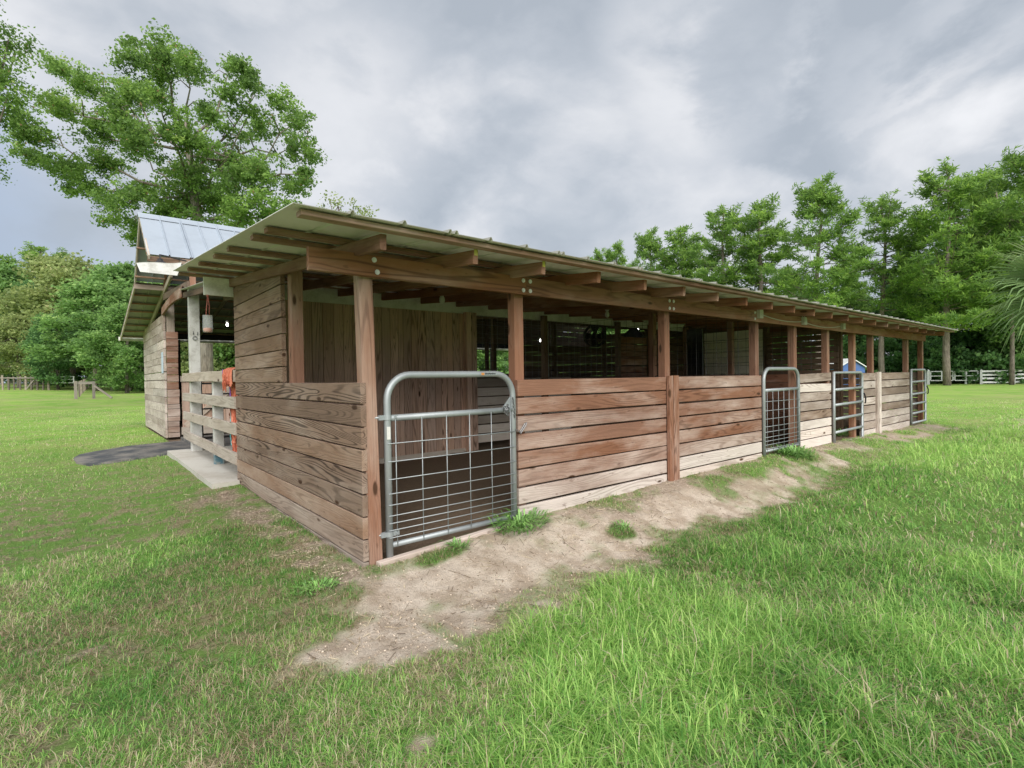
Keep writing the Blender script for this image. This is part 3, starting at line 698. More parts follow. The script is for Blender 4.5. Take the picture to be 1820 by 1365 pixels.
# ---- railing closing the slab
rail = MB(); RZ = [1.365, 1.055, .748, .402]
RZf = [1.38, 1.05, .735, .41]
for z, zf in zip(RZ, RZf):
    q = MB(); q.board((-.02, 3.47, z), (-.02, 7.32, zf), (0, 0, 1), .137, .036, wea=.55, rg=RG, wob=.003); q.build('rail', M['rail'], barn)
post(.0, .15, 6.72, 6.86, .16, 2.82, mats=M['greypost'], name='white_post')
sp = post(.0, .12, 4.88, 4.98, .30, 1.44, mats=M['greypost'], name='rail_post')
post(.001, .119, 4.881, 4.979, .17, .299, mats=M['bluepaint'], name='painted_post_foot')
b = MB()
for a_ in (0,): b.tube([(.07 + .03 * math.cos(t_ * .5236), 6.70, 2.02 + .03 * math.sin(t_ * .5236)) for t_ in range(13)], .006, 6)
b.tube([(.05, 6.715, 2.08), (.05, 6.69, 2.10), (.05, 6.69, 2.13)], .006, 5); b.tube([(.11, 6.715, 2.07), (.11, 6.69, 2.09), (.11, 6.69, 2.12)], .006, 5)
b.build('tie_ring', M['chain'], barn)

# ---- concrete slab, rubber mats
b = MB(); b.box((-.30, 3.36, .0), (.35, 7.12, .172)); b.box((.352, 3.50, .0), (7.2, 7.12, .168)); so_ = b.build('concrete_path', M['concrete']); tag(so_, kind='structure')
bm_ = M['rubber'] = painted('rubber_mat', (.055, .06, .068), .7, .9, (.22, .20, .18), 2.5, .5)
b = MB(); pts = []
for (x_, y_) in [(-1.05, 7.12), (-1.30, 7.25), (-1.46, 7.65), (-1.50, 8.2), (-1.42, 8.75), (-1.20, 9.10), (-.7, 9.28), (.2, 9.3), (.2, 7.14), (-.4, 7.13)]: pts.append((x_, y_))
base = len(b.v); n_ = len(pts)
zt = lambda x_, y_: float(height(x_, y_)) + .03
for (x_, y_) in pts: b.v.append((x_, y_, zt(x_, y_)))
for (x_, y_) in pts: b.v.append((x_, y_, zt(x_, y_) - .06))
cx_, cy_ = -.6, 8.2; b.v.append((cx_, cy_, zt(cx_, cy_) + .004)); ci = len(b.v) - 1
for j in range(n_):
    j2 = (j + 1) % n_; b.face([ci, j2, j]) if False else b.face([ci, j, j2]); b.face([j, j + n_, j2 + n_, j2])
b.box((.21, 7.15, .08), (6, 9.6, .165))
mo = b.build('rubber_mat', M['rubber']); tag(mo, 'black rubber mat with a rounded end on the ground at the barn entrance', 'mat')

# ---- gable part over the aisle
RX0 = -.49
def sheet(name, ya, za, yb, zb, mats, x0=RX0, x1=13.56, **k): return ribbed(x0, x1, ya, za, yb, zb, mats, name=name, **k)
sheet('gable_roof_sheet', 7.32, 3.43, 8.62, 4.405, M['rooftop'], rib=.31, h=.028, dbl=2, spread=.03)
sheet('gable_roof_sheet', 10.02, 3.40, 8.66, 4.405, M['rooftop'], rib=.31, h=.028, dbl=2, spread=.03)
b = MB(); b.tube([(RX0 - .02, 8.64, 4.425), (13.58, 8.64, 4.425)], .02, 6); b.quad((RX0 - .02, 8.47, 4.315), (13.58, 8.47, 4.315), (13.58, 8.64, 4.445), (RX0 - .02, 8.64, 4.445)); b.quad((RX0 - .02, 8.81, 4.315), (RX0 - .02, 8.64, 4.445), (13.58, 8.64, 4.445), (13.58, 8.81, 4.315)); b.build('ridge_cap', M['rooftop'], barn)
sheet('far_roof_sheet', 14.9, 2.58, 10.0, 3.37, M['farunder'])
for (p_, q_) in [((7.30, 3.37), (8.64, 4.36)), ((8.64, 4.36), (10.06, 3.33)), ((10.06, 3.31), (14.92, 2.53))]:
    b = MB(); b.board((RX0 + .02, p_[0], p_[1]), (RX0 + .02, q_[0], q_[1]), (0, 0, 1), .09, .03, wea=.6, rg=RG); b.build('barge_board', M['rail'], barn)
b = MB()
for k in range(8):
    y_ = 10.1 + k * .66; b.board((RX0, y_, 3.34 - (y_ - 10) * .1612 - .01), (6, y_, 3.34 - (y_ - 10) * .1612 - .01), (0, 1, 0), .08, .03, rg=RG, wea=.3)
b.build('purlin', M['rafter'], barn)
b = MB()
for y_, z_ in ((7.5, 3.50), (8.1, 3.95), (9.2, 3.92), (9.8, 3.47)): b.board((RX0, y_, z_ - .02), (8, y_, z_ - .02), (0, 1, 0), .08, .03, rg=RG, wea=.3)
b.build('purlin', M['rafter'], barn)
for x_ in [0.03 + 1.22 * i for i in range(9)]:
    b = MB(); b.board((x_, 8.9, 3.40), (x_, 14.5, 2.50), (0, 0, 1), .11, .04, rg=RG, wea=.4); b.build('rafter', M['rail'] if x_ < 1 else M['dark'], barn)
    b = MB(); b.board((x_, 7.33, 3.35), (x_, 8.64, 4.32), (0, 0, 1), .09, .038, rg=RG); b.board((x_, 9.99, 3.32), (x_, 8.64, 4.32), (0, 0, 1), .09, .038, rg=RG); b.build('rafter', M['rafter'], barn)
for i in range(12): post(.10 + 1.15 * i, .19 + 1.15 * i, 7.25, 7.33, 2.82, 3.40, mats=M['rafter'], name='clerestory_stud')
for i in range(1, 7): post(.3 + 2.1 * i, .4 + 2.1 * i, 7.2, 7.3, .1, 2.9, mats=M['dark'])
b = MB(); b.board((-.03, 7.28, 2.88), (13.4, 7.28, 2.88), (0, 0, 1), .14, .05, rg=RG); b.board((RX0, 10.0, 3.28), (13.4, 10.0, 3.28), (0, 0, 1), .10, .05, rg=RG, wea=.7); b.board((-.03, 7.31, 3.36), (13.4, 7.31, 3.36), (0, 0, 1), .09, .05, rg=RG); b.board((RX0, 7.34, 3.36), (-.04, 7.34, 3.36), (0, 0, 1), .09, .05, rg=RG); b.build('plate_beam', M['oldbeam'], barn)
b = MB(); b.board((.02, 6.86, 2.90), (.02, 10.0, 3.10), (0, 0, 1), .13, .04, rg=RG, wea=.3); b.build('cross_tie', M['dark'], barn)
# arched header above the entrance
b = MB()
N_ = 10; pr = []
for i in range(N_ + 1):
    k = i / N_; y_ = 7.20 + 2.82 * k; zt_ = 2.925; zb_ = 2.745 + .06 * math.sin(math.pi * k) - .03 * k
    pr.append((y_, zt_ - .06 * k + .05 * math.sin(math.pi * k), zb_))
for i in range(N_):
    (ya, ta, ba), (yb, tb, bb2) = pr[i], pr[i + 1]; i0 = len(b.v)
    b.v += [(-.03, ya, ba), (-.03, yb, bb2), (-.03, yb, tb), (-.03, ya, ta), (.01, ya, ba), (.01, yb, bb2), (.01, yb, tb), (.01, ya, ta)]
    for f in ((0, 3, 2, 1), (4, 5, 6, 7), (0, 1, 5, 4), (2, 3, 7, 6)):
        b.face([i0 + q for q in f], [(b.v[i0 + q][1], b.v[i0 + q][2], b.v[i0 + q][0]) for q in f], .4, .15)
b.build('arched_header', M['red'], barn)
b = MB()
for z_ in (2.45, 2.62, 2.79, 2.96, 3.13): b.board((2.2, 9.97, z_), (13.3, 9.97, z_), (0, 0, 1), .16, .03, rg=RG)
for z_ in (2.96, 3.12, 3.28): b.board((1.2, 7.34, z_), (13.3, 7.34, z_), (0, 0, 1), .15, .02, rg=RG)
b.build('gap_blocking_boards', M['dark'], barn)  # dark boards added to block the bright gap through the clerestory
# white sheet over the way in, and its lamp
b = MB(); N_ = 8; YS = 5.95
for i in range(N_ + 1):
    k = i / N_; x_ = -.735 + .55 * k; z_ = 3.01 + .075 * k + .010 * math.sin(k * 6) ; zb_ = 2.888 - .005 * k; xb_ = x_ + .035 - .10 * k
    b.v += [(xb_, YS, zb_), (x_, YS + .06, z_), (xb_, YS + .02, zb_), (x_, YS + .5, z_ + .03), (x_, YS + .06, z_ + .012), (x_, YS + .5, z_ + .042)]
for i in range(N_):
    a_ = 6 * i; c_ = a_ + 6
    for f in ((0, 6, 7, 1), (2, 1, 7, 8), (0, 2, 8, 6), (1, 7, 10, 4), (4, 10, 11, 5), (1, 3, 9, 7), (3, 5, 11, 9)): b.face([a_ + q for q in f])
b.face([0, 1, 2]); b.face([1, 4, 5, 3])
b.build('entrance_awning', M['greypost'], barn)
lamp = thing('barn_lamp', 'dark domed lamp above the white sheet at the barn entrance', 'lamp', (-.42, 6.3, 3.02))
b = MB(); b.lathe([(.13, .0), (.135, .02), (.11, .06), (.07, .10), (.04, .12), (.035, .15)], (-.42, 6.3, 3.02), 'z', 16); o = b.build('lamp_shade', M['black'], None, True); o.parent = lamp; o.matrix_parent_inverse = Matrix.Translation((.42, -6.3, -3.02))
b = MB(); b.tube([(-.42, 6.3, 3.17), (-.42, 6.34, 3.24), (-.3, 6.5, 3.26), (.0, 6.9, 3.3)], .012, 6); o = b.build('lamp_arm', M['black'], None); o.parent = lamp; o.matrix_parent_inverse = Matrix.Translation((.42, -6.3, -3.02))

# ---- the second block, left of the entrance
b = MB(); zz_ = .13; k = 0
while zz_ < 2.72:
    h_ = RG.choice((.15, .17, .185)); g_ = .028 if abs(zz_ - 1.29) < .1 else .006
    y0_ = 9.98 + RG.uniform(-.015, .015)
    if k in (5, 2, 11):
        ym = RG.uniform(11, 12.5); b.board((.012, y0_, zz_ + h_ / 2), (.012, ym, zz_ + h_ / 2), (0, 0, 1), h_ - g_, .036, wea=.95, rg=RG); b.board((.014, ym + .01, zz_ + h_ / 2), (.014, 14.32, zz_ + h_ / 2), (0, 0, 1), h_ - g_, .036, wea=.9, rg=RG)
    else: b.board((.012, y0_, zz_ + h_ / 2), (.012, 14.32 + RG.uniform(-.02, .02), zz_ + h_ / 2), (0, 0, 1), h_ - g_, .036, wea=(.7 + .3 * RG.random()) if zz_ < 1.5 else .45 + .4 * RG.random(), rg=RG, wob=.004)
    zz_ += h_; k += 1
b.build('far_plank_wall', M['grey'], barn)
b = MB(); zz_ = .14
while zz_ < 2.28:
    h_ = RG.choice((.10, .12, .15, .16)); b.board((.035, 9.93, zz_ + h_ / 2), (.235 + RG.uniform(-.006, .012), 9.93, zz_ + h_ / 2), (0, 0, 1), h_ - .008, .09, wea=.15 if zz_ > 1 else .5, rg=RG, ch=.004, seg=1); zz_ += h_
b.build('stacked_end_boards', M['red'], barn)
post(.05, .19, 9.92, 10.05, 2.30, 3.2, mats=M['rail'])
door = MB()
x_ = .29
while x_ < 1.45:
    w_ = .14; door.board((x_ + w_ / 2, 9.95, .2), (x_ + w_ / 2, 9.95, 1.33), (1, 0, 0), w_ - .004, .025, rg=RG, seg=2); x_ += w_
door.build('stall_door', M['ply'], barn)
b = MB(); b.board((.27, 9.92, 1.37), (1.47, 9.92, 1.37), (0, 0, 1), .12, .035, wea=.5, rg=RG); b.board((.27, 9.92, .26), (1.47, 9.92, .24), (0, 0, 1), .16, .035, wea=.8, rg=RG); b.board((.35, 9.915, .36), (1.4, 9.915, 1.28), (0, 0, 1), .12, .03, wea=.5, rg=RG); b.build('stall_door_frame', M['rail'], barn)
# far side stalls: half wall, black frames, open tops to the trees beyond
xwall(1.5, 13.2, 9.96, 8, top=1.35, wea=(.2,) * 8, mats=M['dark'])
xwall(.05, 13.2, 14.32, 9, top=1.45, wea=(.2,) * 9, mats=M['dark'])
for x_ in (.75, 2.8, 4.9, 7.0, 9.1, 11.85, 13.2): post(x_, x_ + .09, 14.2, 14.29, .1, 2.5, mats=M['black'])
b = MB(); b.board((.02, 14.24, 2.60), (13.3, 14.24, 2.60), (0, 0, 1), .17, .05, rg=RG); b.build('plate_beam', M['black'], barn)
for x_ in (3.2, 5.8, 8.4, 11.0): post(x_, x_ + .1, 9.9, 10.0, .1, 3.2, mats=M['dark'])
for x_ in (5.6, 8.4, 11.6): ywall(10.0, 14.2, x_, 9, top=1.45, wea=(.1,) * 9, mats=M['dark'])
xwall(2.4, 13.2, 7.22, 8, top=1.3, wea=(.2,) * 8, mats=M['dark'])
b = MB()
for z_ in (1.50,): b.board((2.4, 7.22, z_), (5.9, 7.22, z_), (0, 0, 1), .14, .036, rg=RG)
for z_ in (1.52, 1.8, 2.05): b.board((7.6, 7.22, z_), (13.2, 7.22, z_), (0, 0, 1), .14, .036, rg=RG)
b.build('stall_rail', M['dark'], barn)
post(8.25, 8.36, 7.05, 7.16, .9, 2.75, mats=M['greypost'], name='white_post')
b = MB()
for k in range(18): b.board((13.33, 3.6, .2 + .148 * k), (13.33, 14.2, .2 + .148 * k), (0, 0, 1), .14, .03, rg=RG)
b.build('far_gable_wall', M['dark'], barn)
for y_ in (4.2, 10.2, 12.2):
    pass
# black pipe gate standing in the aisle, seen through the railing
g2 = MB(); g2.tube([(.27, 7.5, .17), (.27, 7.5, 1.42), (1.5, 7.5, 1.42), (1.5, 7.5, .3), (.27, 7.5, .3)], .022, 8)
for z_ in (.55, .82, 1.08, 1.27): g2.tube([(.27, 7.5, z_), (1.5, 7.5, z_)], .016, 6)
g2.build('black_pipe_gate', M['black'], barn)
gut = MB(); gut.board((RX0 - .03, 14.97, 2.53), (13.5, 14.97, 2.53), (0, 0, 1), .10, .10, rg=RG); gut.build('gutter', M['white'], barn)
# wiring along the beam
for (x_, z_) in ((5.31, 2.06), (6.66, 2.045), (8.16, 2.05)):
    b = MB(); b.box((x_ - .045, -.085, z_ - .055), (x_ + .045, -.042, z_ + .055)); b.lathe([(.018, -.089), (.016, -.086)], (x_, 0, z_), 'y', 10); b.build('outlet_box', M['boxgrey'], barn)
def sag(a, b_, s_, n=10): a = Vector(a); b_ = Vector(b_); return [a.lerp(b_, i / n) - Vector((0, 0, 4 * s_ * (i / n) * (1 - i / n))) for i in range(n + 1)]
b = MB(); b.tube(sag((5.36, -.052, 2.06), (6.61, -.052, 2.035), .035), .006, 6); b.tube(sag((6.71, -.052, 2.03), (8.11, -.052, 2.045), .045), .006, 6)
b.tube([(5.31, -.05, 2.11), (5.30, -.06, 2.16), (5.28, .02, 2.2)], .007, 6); b.tube([(6.63, -.05, 2.1), (6.60, -.06, 2.16), (6.52, .0, 2.19)], .006, 6); b.tube([(6.68, -.05, 2.1), (6.74, -.08, 2.15), (6.86, -.02, 2.17)], .006, 6); b.build('cable', M['wire'], barn)

# ------------------------------------------------------------------ gates
def arc(c, r_, a0, a1, n=8): return [(c[0] + r_ * math.cos(R(a0 + (a1 - a0) * i / n)), 0, c[1] + r_ * math.sin(R(a0 + (a1 - a0) * i / n))) for i in range(n + 1)]
def bow_gate(x0, x1, z0, z1, zmid, xs_, zs_, rad=.024, name='bow_gate', y=0.0, label=None, rc=.17):
    e = bpy.data.objects.new(name, None); COL.objects.link(e); e.parent = barn; e.location = (0, y, 0)
    if label: e['label'] = label
    b = MB(); zb_ = z0 + .075
    path = [(x0, 0, z0)] + arc((x0 + rc, z1 - rc), rc, 180, 90) + arc((x1 - rc, z1 - rc), rc, 90, 0) + [(x1, 0, z0 + .05)]
    b.tube(path, rad, 12); b.tube([(x0 + .02, 0, zmid), (x1 - .02, 0, zmid + .004)], rad * .92, 12); b.tube([(x0 + .02, 0, zb_), (x1 - .02, 0, zb_)], rad * .8, 12)
    b.build('frame', M['galv'], e, True)
    q = MB()
    for x_ in xs_: q.tube([(x_, -.018, zb_ - .012), (x_, -.018, zmid)], .0034, 6)
    for z_ in zs_: q.tube([(x0 - .012, -.024, z_), ((x0 + x1) / 2, -.023, z_ - .002), (x1 + .004, -.024, z_)], .0034, 6)
    q.build('wire_mesh', M['galv'], e, True)
    return e
g1 = bow_gate(.163, 1.247, .115, 1.328, 1.040, [.213, .413, .614, .815, 1.017, 1.205], [.872, .751, .633, .537, .462, .39, .34, .293, .244], label='galvanised bow-topped gate nearest the barn corner')
for z_ in (1.046, .268):
    b = MB(); b.box((.10, -.012, z_ - .016), (.14, .012, z_ + .016)); b.lathe([(.029, z_ - .016), (.029, z_ + .016)], (.163, 0, 0), 'z', 14); b.box((.185, -.018, z_ - .015), (.228, .010, z_ + .015)); b.lathe([(.009, -.026), (.009, -.016)], (.21, 0, z_), 'y', 8); b.tube([(.06, .02, z_), (.12, .0, z_)], .008, 6); b.build('hinge', M['galv'], g1)
b = MB(); b.box((.146, -.0262, .90), (.171, -.0240, .985)); b.build('label_sticker', M['stickerwhite'], g1)
b = MB(); b.box((.92, -.0262, 1.318), (1.07, -.0238, 1.340), mi=0); b.box((.925, -.0275, 1.320), (.952, -.0262, 1.338), mi=1)
for k in range(9): b.box((.962 + k * .011, -.0275, 1.324 + .002 * (k % 2)), (.970 + k * .011, -.0262, 1.334 + .003 * (k % 3 == 0)), mi=2)
b.build('maker_sticker', [M['galv'], M['stickerorange'], M['black']], g1)
b = MB(); i0 = len(b.v); b.v += [(1.14, -.004, 1.06), (1.222, -.004, 1.06), (1.222, -.004, 1.15), (1.14, .004, 1.06), (1.222, .004, 1.06), (1.222, .004, 1.15)]
for f in ((0, 1, 2), (5, 4, 3), (0, 3, 4, 1), (1, 4, 5, 2), (2, 5, 3, 0)): b.face([i0 + q for q in f])
b.build('gusset', M['galv'], g1)
def chain(pts, name, parent, r_=.0028, link=.017):
    b = MB(); P_ = [Vector(p) for p in pts]; k = 0
    for i in range(len(P_) - 1):
        L = (P_[i + 1] - P_[i]).length; n = max(1, int(L / link))
        d = (P_[i + 1] - P_[i]).normalized(); s_ = d.cross(Vector((.3, 1, .2))).normalized(); s2 = d.cross(s_)
        for j in range(n):
            c = P_[i].lerp(P_[i + 1], (j + .5) / n); ss = s_ if k % 2 else s2; k += 1
            b.tube([c + d * (link * .68) * math.cos(a_ * 1.0472) + ss * .0075 * math.sin(a_ * 1.0472) for a_ in range(7)], r_, 4, cap=False)
    return b.build(name, M['chain'], parent)
chain([(1.17, -.03, 1.075), (1.14, -.035, 1.03), (1.165, -.03, 1.0), (1.185, -.03, 1.06), (1.16, -.04, 1.09), (1.13, -.03, 1.06), (1.15, -.035, 1.01), (1.19, -.02, 1.0)], 'chain', g1)
chain([(1.225, -.03, 1.14), (1.235, -.03, 1.05), (1.24, -.03, .98)], 'chain', g1)
chain([(1.25, -.03, .885), (1.285, -.03, .87), (1.31, -.025, .86)], 'chain', g1)
b = MB(); b.tube([(1.29, -.03, .86), (1.35, -.03, .93), (1.365, -.03, .935), (1.36, -.03, .915), (1.30, -.03, .85), (1.29, -.03, .86)], .005, 6); b.build('snap_hook', M['chain'], g1)
g2_ = bow_gate(5.50, 6.565, .20, 1.362, 1.075, [5.56 + i * .165 for i in range(7)], [.93, .81, .70, .60, .53, .46, .41, .36, .31], y=-.01, label='galvanised bow-topped gate in the second gateway', rc=.16)
def bar_gate(x0, x1, bars, name='bar_gate', label=None, lat=True):
    e = bpy.data.objects.new(name, None); COL.objects.link(e); e.parent = barn; e.location = (0, -.02, 0); e['label'] = label
    b = MB(); z0, z1 = bars[-1], bars[0]; rc = .10
    b.tube([(x0, 0, z0)] + [(x0, 0, z1)] + arc((x1 - rc, z1 - rc), rc, 90, 0) + [(x1, 0, z0), (x0, 0, z0)], .024, 10)
    for z_ in bars[1:-1]: b.tube([(x0, 0, z_), (x1, 0, z_ + .012)], .022, 10)
    b.build('frame', M['galv'], e, True)
    if lat: q = MB(); zc = bars[2]; q.tube([(x1 + .0, -.03, zc + .16), (x1 + .02, -.05, zc + .08), (x1 + .01, -.05, zc), (x1 + .05, -.03, zc - .02)], .012, 6); q.build('latch', M['black'], e)
    return e
bar_gate(7.87, 9.16, [1.295, 1.02, .775, .55, .335, .15], label='six-bar galvanised gate in the third gateway')
bar_gate(12.13, 13.22, [1.33, 1.07, .81, .60, .40, .20], label='six-bar galvanised gate at the far end of the long wall')

# ------------------------------------------------------------------ loose things on the barn
def hanging(name, label, cat, loc): return thing(name, label, cat, loc)
def part(mb, name, mat, root, smooth=True):
    o = mb.build(name, mat, None, smooth); o.parent = root; o.matrix_parent_inverse = Matrix.Translation(-Vector(root.location)); return o
rt = random.Random(5)
m, t = new_mat('orange_twine'); c = t.ramp(t.attr('rnd'), [(0, (.36, .08, .04)), (.5, (.60, .16, .09)), (1, (.70, .30, .20))]); finish(t, c, .8); M['twine'] = m
M['purple'] = painted('purple_twine', (.22, .09, .40), .7, .1); M['teal'] = painted('teal_twine', (.12, .40, .42), .7, .1)
tw = thing('baling_twine', 'thick hank of orange baling twine draped over the top rail beside the end wall', 'twine', (-.05, 3.7, 1.44))
b = MB()
for k in range(150):
    y0 = 3.50 + rt.random() * .46; zl = rt.uniform(.50, .78) if rt.random() < .6 else rt.uniform(.78, 1.2)
    yb = 3.82 + rt.gauss(0, .07)
    zf = rt.uniform(1.24, 1.31)
    pts = [(-.045 - rt.random() * .01, y0 + rt.uniform(-.03, .03), zf), (-.048 - rt.random() * .014, y0, 1.37), (-.044 - rt.random() * .008, y0, 1.435), (-.015, y0, 1.452 + rt.random() * .012), (.012, y0 * .8 + yb * .2, 1.42), (.02 + rt.random() * .03, y0 * .6 + yb * .4, 1.33)]
    z = 1.33; y_ = y0 * .6 + yb * .4
    while z > zl: z -= .11; y_ += (yb - y_) * .3 + rt.uniform(-.012, .012); pts.append((.012 + rt.random() * .05, y_, z))
    b.tube(pts, .0055, 4, rnd=rt.random(), cap=False)
for k in range(36):  # wraps and knots
    z = 1.29 + rt.gauss(0, .015); a_ = rt.uniform(0, 6); b.tube([(-.065 - .02 * math.sin(a_), 3.58 + .04 * k / 36 * 6, z), (-.09, 3.62 + .03 * rt.random() + k * .005, z + rt.uniform(-.03, .03)), (-.08, 3.66 + k * .005, z - rt.uniform(0, .09))], .0045, 4, rnd=rt.random() * .5, cap=False)
part(b, 'strands', M['twine'], tw, False)
b = MB()
for k in range(7): y_ = 3.98 + rt.random() * .05; b.tube([(-.046, y_, 1.36), (-.046, y_, 1.45), (.01, y_, 1.44), (.02, y_ - .05, 1.2), (.02, y_ - .10 + rt.random() * .05, 1.02)], .004, 4, cap=False)
part(b, 'purple_strand', M['purple'], tw, False)
b = MB()
for k in range(3): y_ = 3.95 + rt.random() * .05; b.tube([(.02, y_, 1.1), (.02, y_ - .02, .8), (.02, y_ + .02, .62), (.02, y_ - .04 * k, .52)], .004, 4, cap=False)
part(b, 'teal_strand', M['teal'], tw, False)
# clear bag of water hanging under the white header
m, t = new_mat('clear_plastic'); t.bsdf.inputs['Base Color'].default_value = (.85, .9, .9, 1); t.bsdf.inputs['Roughness'].default_value = .18; t.bsdf.inputs['Alpha'].default_value = .25; M['plastic'] = m
M['feed'] = painted('pink_feed', (.50, .19, .12), .8, .3)
M['cord'] = painted('red_cord', (.40, .13, .10), .8, .1)
wb = thing('feeder_bag', 'clear plastic bag with pink contents hanging on a red cord at the entrance', 'bag', (-.29, 3.47, 2.26))
b = MB(); b.tube([(-.285, 3.46, 2.26), (-.295, 3.46, 2.15), (-.305, 3.455, 2.04)], .005, 5); b.tube([(-.28, 3.46, 2.26), (-.27, 3.46, 2.14), (-.272, 3.465, 2.04)], .004, 5); b.lathe([(.012, 2.245), (.012, 2.27)], (-.283, 3.46, 0), 'z', 8); part(b, 'cord', M['cord'], wb)
b = MB(); b.lathe([(.040, 1.852), (.049, 1.862), (.051, 1.90), (.050, 1.98), (.048, 2.02), (.050, 2.042)], (-.290, 3.46, 0), 'z', 18); part(b, 'bag', M['plastic'], wb)
b = MB(); b.lathe([(.036, 1.856), (.044, 1.866), (.044, 1.895), (.030, 1.902)], (-.290, 3.46, 0), 'z', 16); part(b, 'contents', M['feed'], wb)
# lamps
def emis(name, col, s_):
    m, t = new_mat(name); t.bsdf.inputs['Emission Color'].default_value = (*col, 1); t.bsdf.inputs['Emission Strength'].default_value = s_; t.bsdf.inputs['Base Color'].default_value = (.8, .8, .8, 1); return m
M['lit'] = emis('lit_bulb', (1, .97, .9), 5.0); M['porcelain'] = painted('porcelain', (.62, .62, .58), .35, .15)
def bulb(loc, label, lit, s_=1.0):
    e = thing('light_bulb', label, 'light bulb', loc)
    x_, y_, z_ = loc; b = MB(); b.lathe([(.04 * s_, z_ + .055 * s_), (.04 * s_, z_ + .03 * s_), (.024 * s_, z_ + .0)], (x_, y_, 0), 'z', 12); part(b, 'socket', M['porcelain'], e)
    b = MB(); b.lathe([(.006 * s_, z_ - .10 * s_), (.022 * s_, z_ - .092 * s_), (.033 * s_, z_ - .065 * s_), (.030 * s_, z_ - .035 * s_), (.016 * s_, z_)], (x_, y_, 0), 'z', 14); part(b, 'bulb', M['lit'] if lit else M['porcelain'], e)
bulb((.45, 6.2, 2.24), 'lit bare bulb hanging behind the clear feeder bag', True, .55)
bulb((1.86, 2.0, 2.265), 'unlit white bulb under the rafters above the first gate', False)
bulb((4.78, 2.0, 2.28), 'unlit white bulb under the rafters in the middle opening', False)
bulb((6.35, 5.2, 2.12), 'lit bare bulb glowing in the dark aisle beside the second post', True, .6)
bulb((8.72, 4.4, 2.40), 'lit bulb beside the drum fan', True, .5)
for (x_, y_, z_, lab) in ((7.65, 3.0, 2.33, 'pale fluorescent tube under the roof right of the third post'),):
    e = thing('fluorescent_tube', lab, 'light', (x_, y_, z_)); b = MB(); b.tube([(x_ - .6, y_, z_), (x_ + .75, y_, z_)], .019, 10); part(b, 'tube', M['porcelain'], e); b = MB(); b.box((x_ - .64, y_ - .02, z_ + .02), (x_ + .79, y_ + .02, z_ + .05)); part(b, 'fitting', M['boxgrey'], e)
# fans hung in the aisle
def fan(c, nrm, r_, label, depth=.16):
    e = thing('barn_fan', label, 'fan', c); c = Vector(c); nrm = Vector(nrm).normalized(); u = nrm.cross(Vector((0, 0, 1))).normalized(); v = u.cross(nrm)
    b = MB()
    for dd in (-depth / 2, depth / 2):
        for q in (1, .8, .6, .4, .2): b.tube([c + nrm * dd * (1.0 + .3 * (1 - q)) + (u * math.cos(a_ * math.pi / 12) + v * math.sin(a_ * math.pi / 12)) * r_ * q for a_ in range(25)], .005 if q < 1 else .012, 4, cap=False)
        for a_ in range(24): d_ = u * math.cos(a_ * math.pi / 12) + v * math.sin(a_ * math.pi / 12); b.tube([c + nrm * dd * 1.3 + d_ * r_ * .1, c + nrm * dd + d_ * r_], .003, 4, cap=False)
    N_ = 24
    for a_ in range(N_):
        d0 = u * math.cos(a_ * 2 * math.pi / N_) + v * math.sin(a_ * 2 * math.pi / N_); d1 = u * math.cos((a_ + 1) * 2 * math.pi / N_) + v * math.sin((a_ + 1) * 2 * math.pi / N_)
        b.quad(c + d0 * r_ - nrm * depth / 2, c + d1 * r_ - nrm * depth / 2, c + d1 * r_ + nrm * depth / 2, c + d0 * r_ + nrm * depth / 2)
    part(b, 'cage', M['black'], e, False)
    b = MB()
    for k in range(4):
        a_ = k * math.pi / 2; d_ = u * math.cos(a_) + v * math.sin(a_); s_ = -u * math.sin(a_) + v * math.cos(a_)
        b.quad(c + d_ * .05 - s_ * .03 - nrm * .02, c + d_ * r_ * .85 - s_ * .10 - nrm * .04, c + d_ * r_ * .88 + s_ * .09 + nrm * .04, c + d_ * .05 + s_ * .03 + nrm * .02)
    part(b, 'fan_blade', M['darkbox'], e, False)
    b = MB(); b.tube([c - nrm * .1, c + nrm * .08], .06, 12); part(b, 'motor', M['darkbox'], e)
    b = MB(); b.tube([c + v * r_, c + v * r_ + Vector((0, 0, .25))], .012, 6); part(b, 'bracket', M['black'], e)
fan((7.55, 4.7, 2.20), (-.55, -.8, -.15), .24, 'dark round barn fan hung below the rafters left of the third post')
fan((8.55, 4.4, 2.20), (.35, -.55, -.75), .19, 'tilted dark drum fan just left of the third post', .3)
nb = MB(); nb.board((-.012, 10.25, 1.50), (-.012, 10.25, 1.95), (0, 1, 0), .26, .008, rg=RG, wob=0); nbo = nb.build('notice_sign', M['bluesign']); tag(nbo, 'faded pale blue notice fixed to the weathered wall left of the entrance', 'sign')

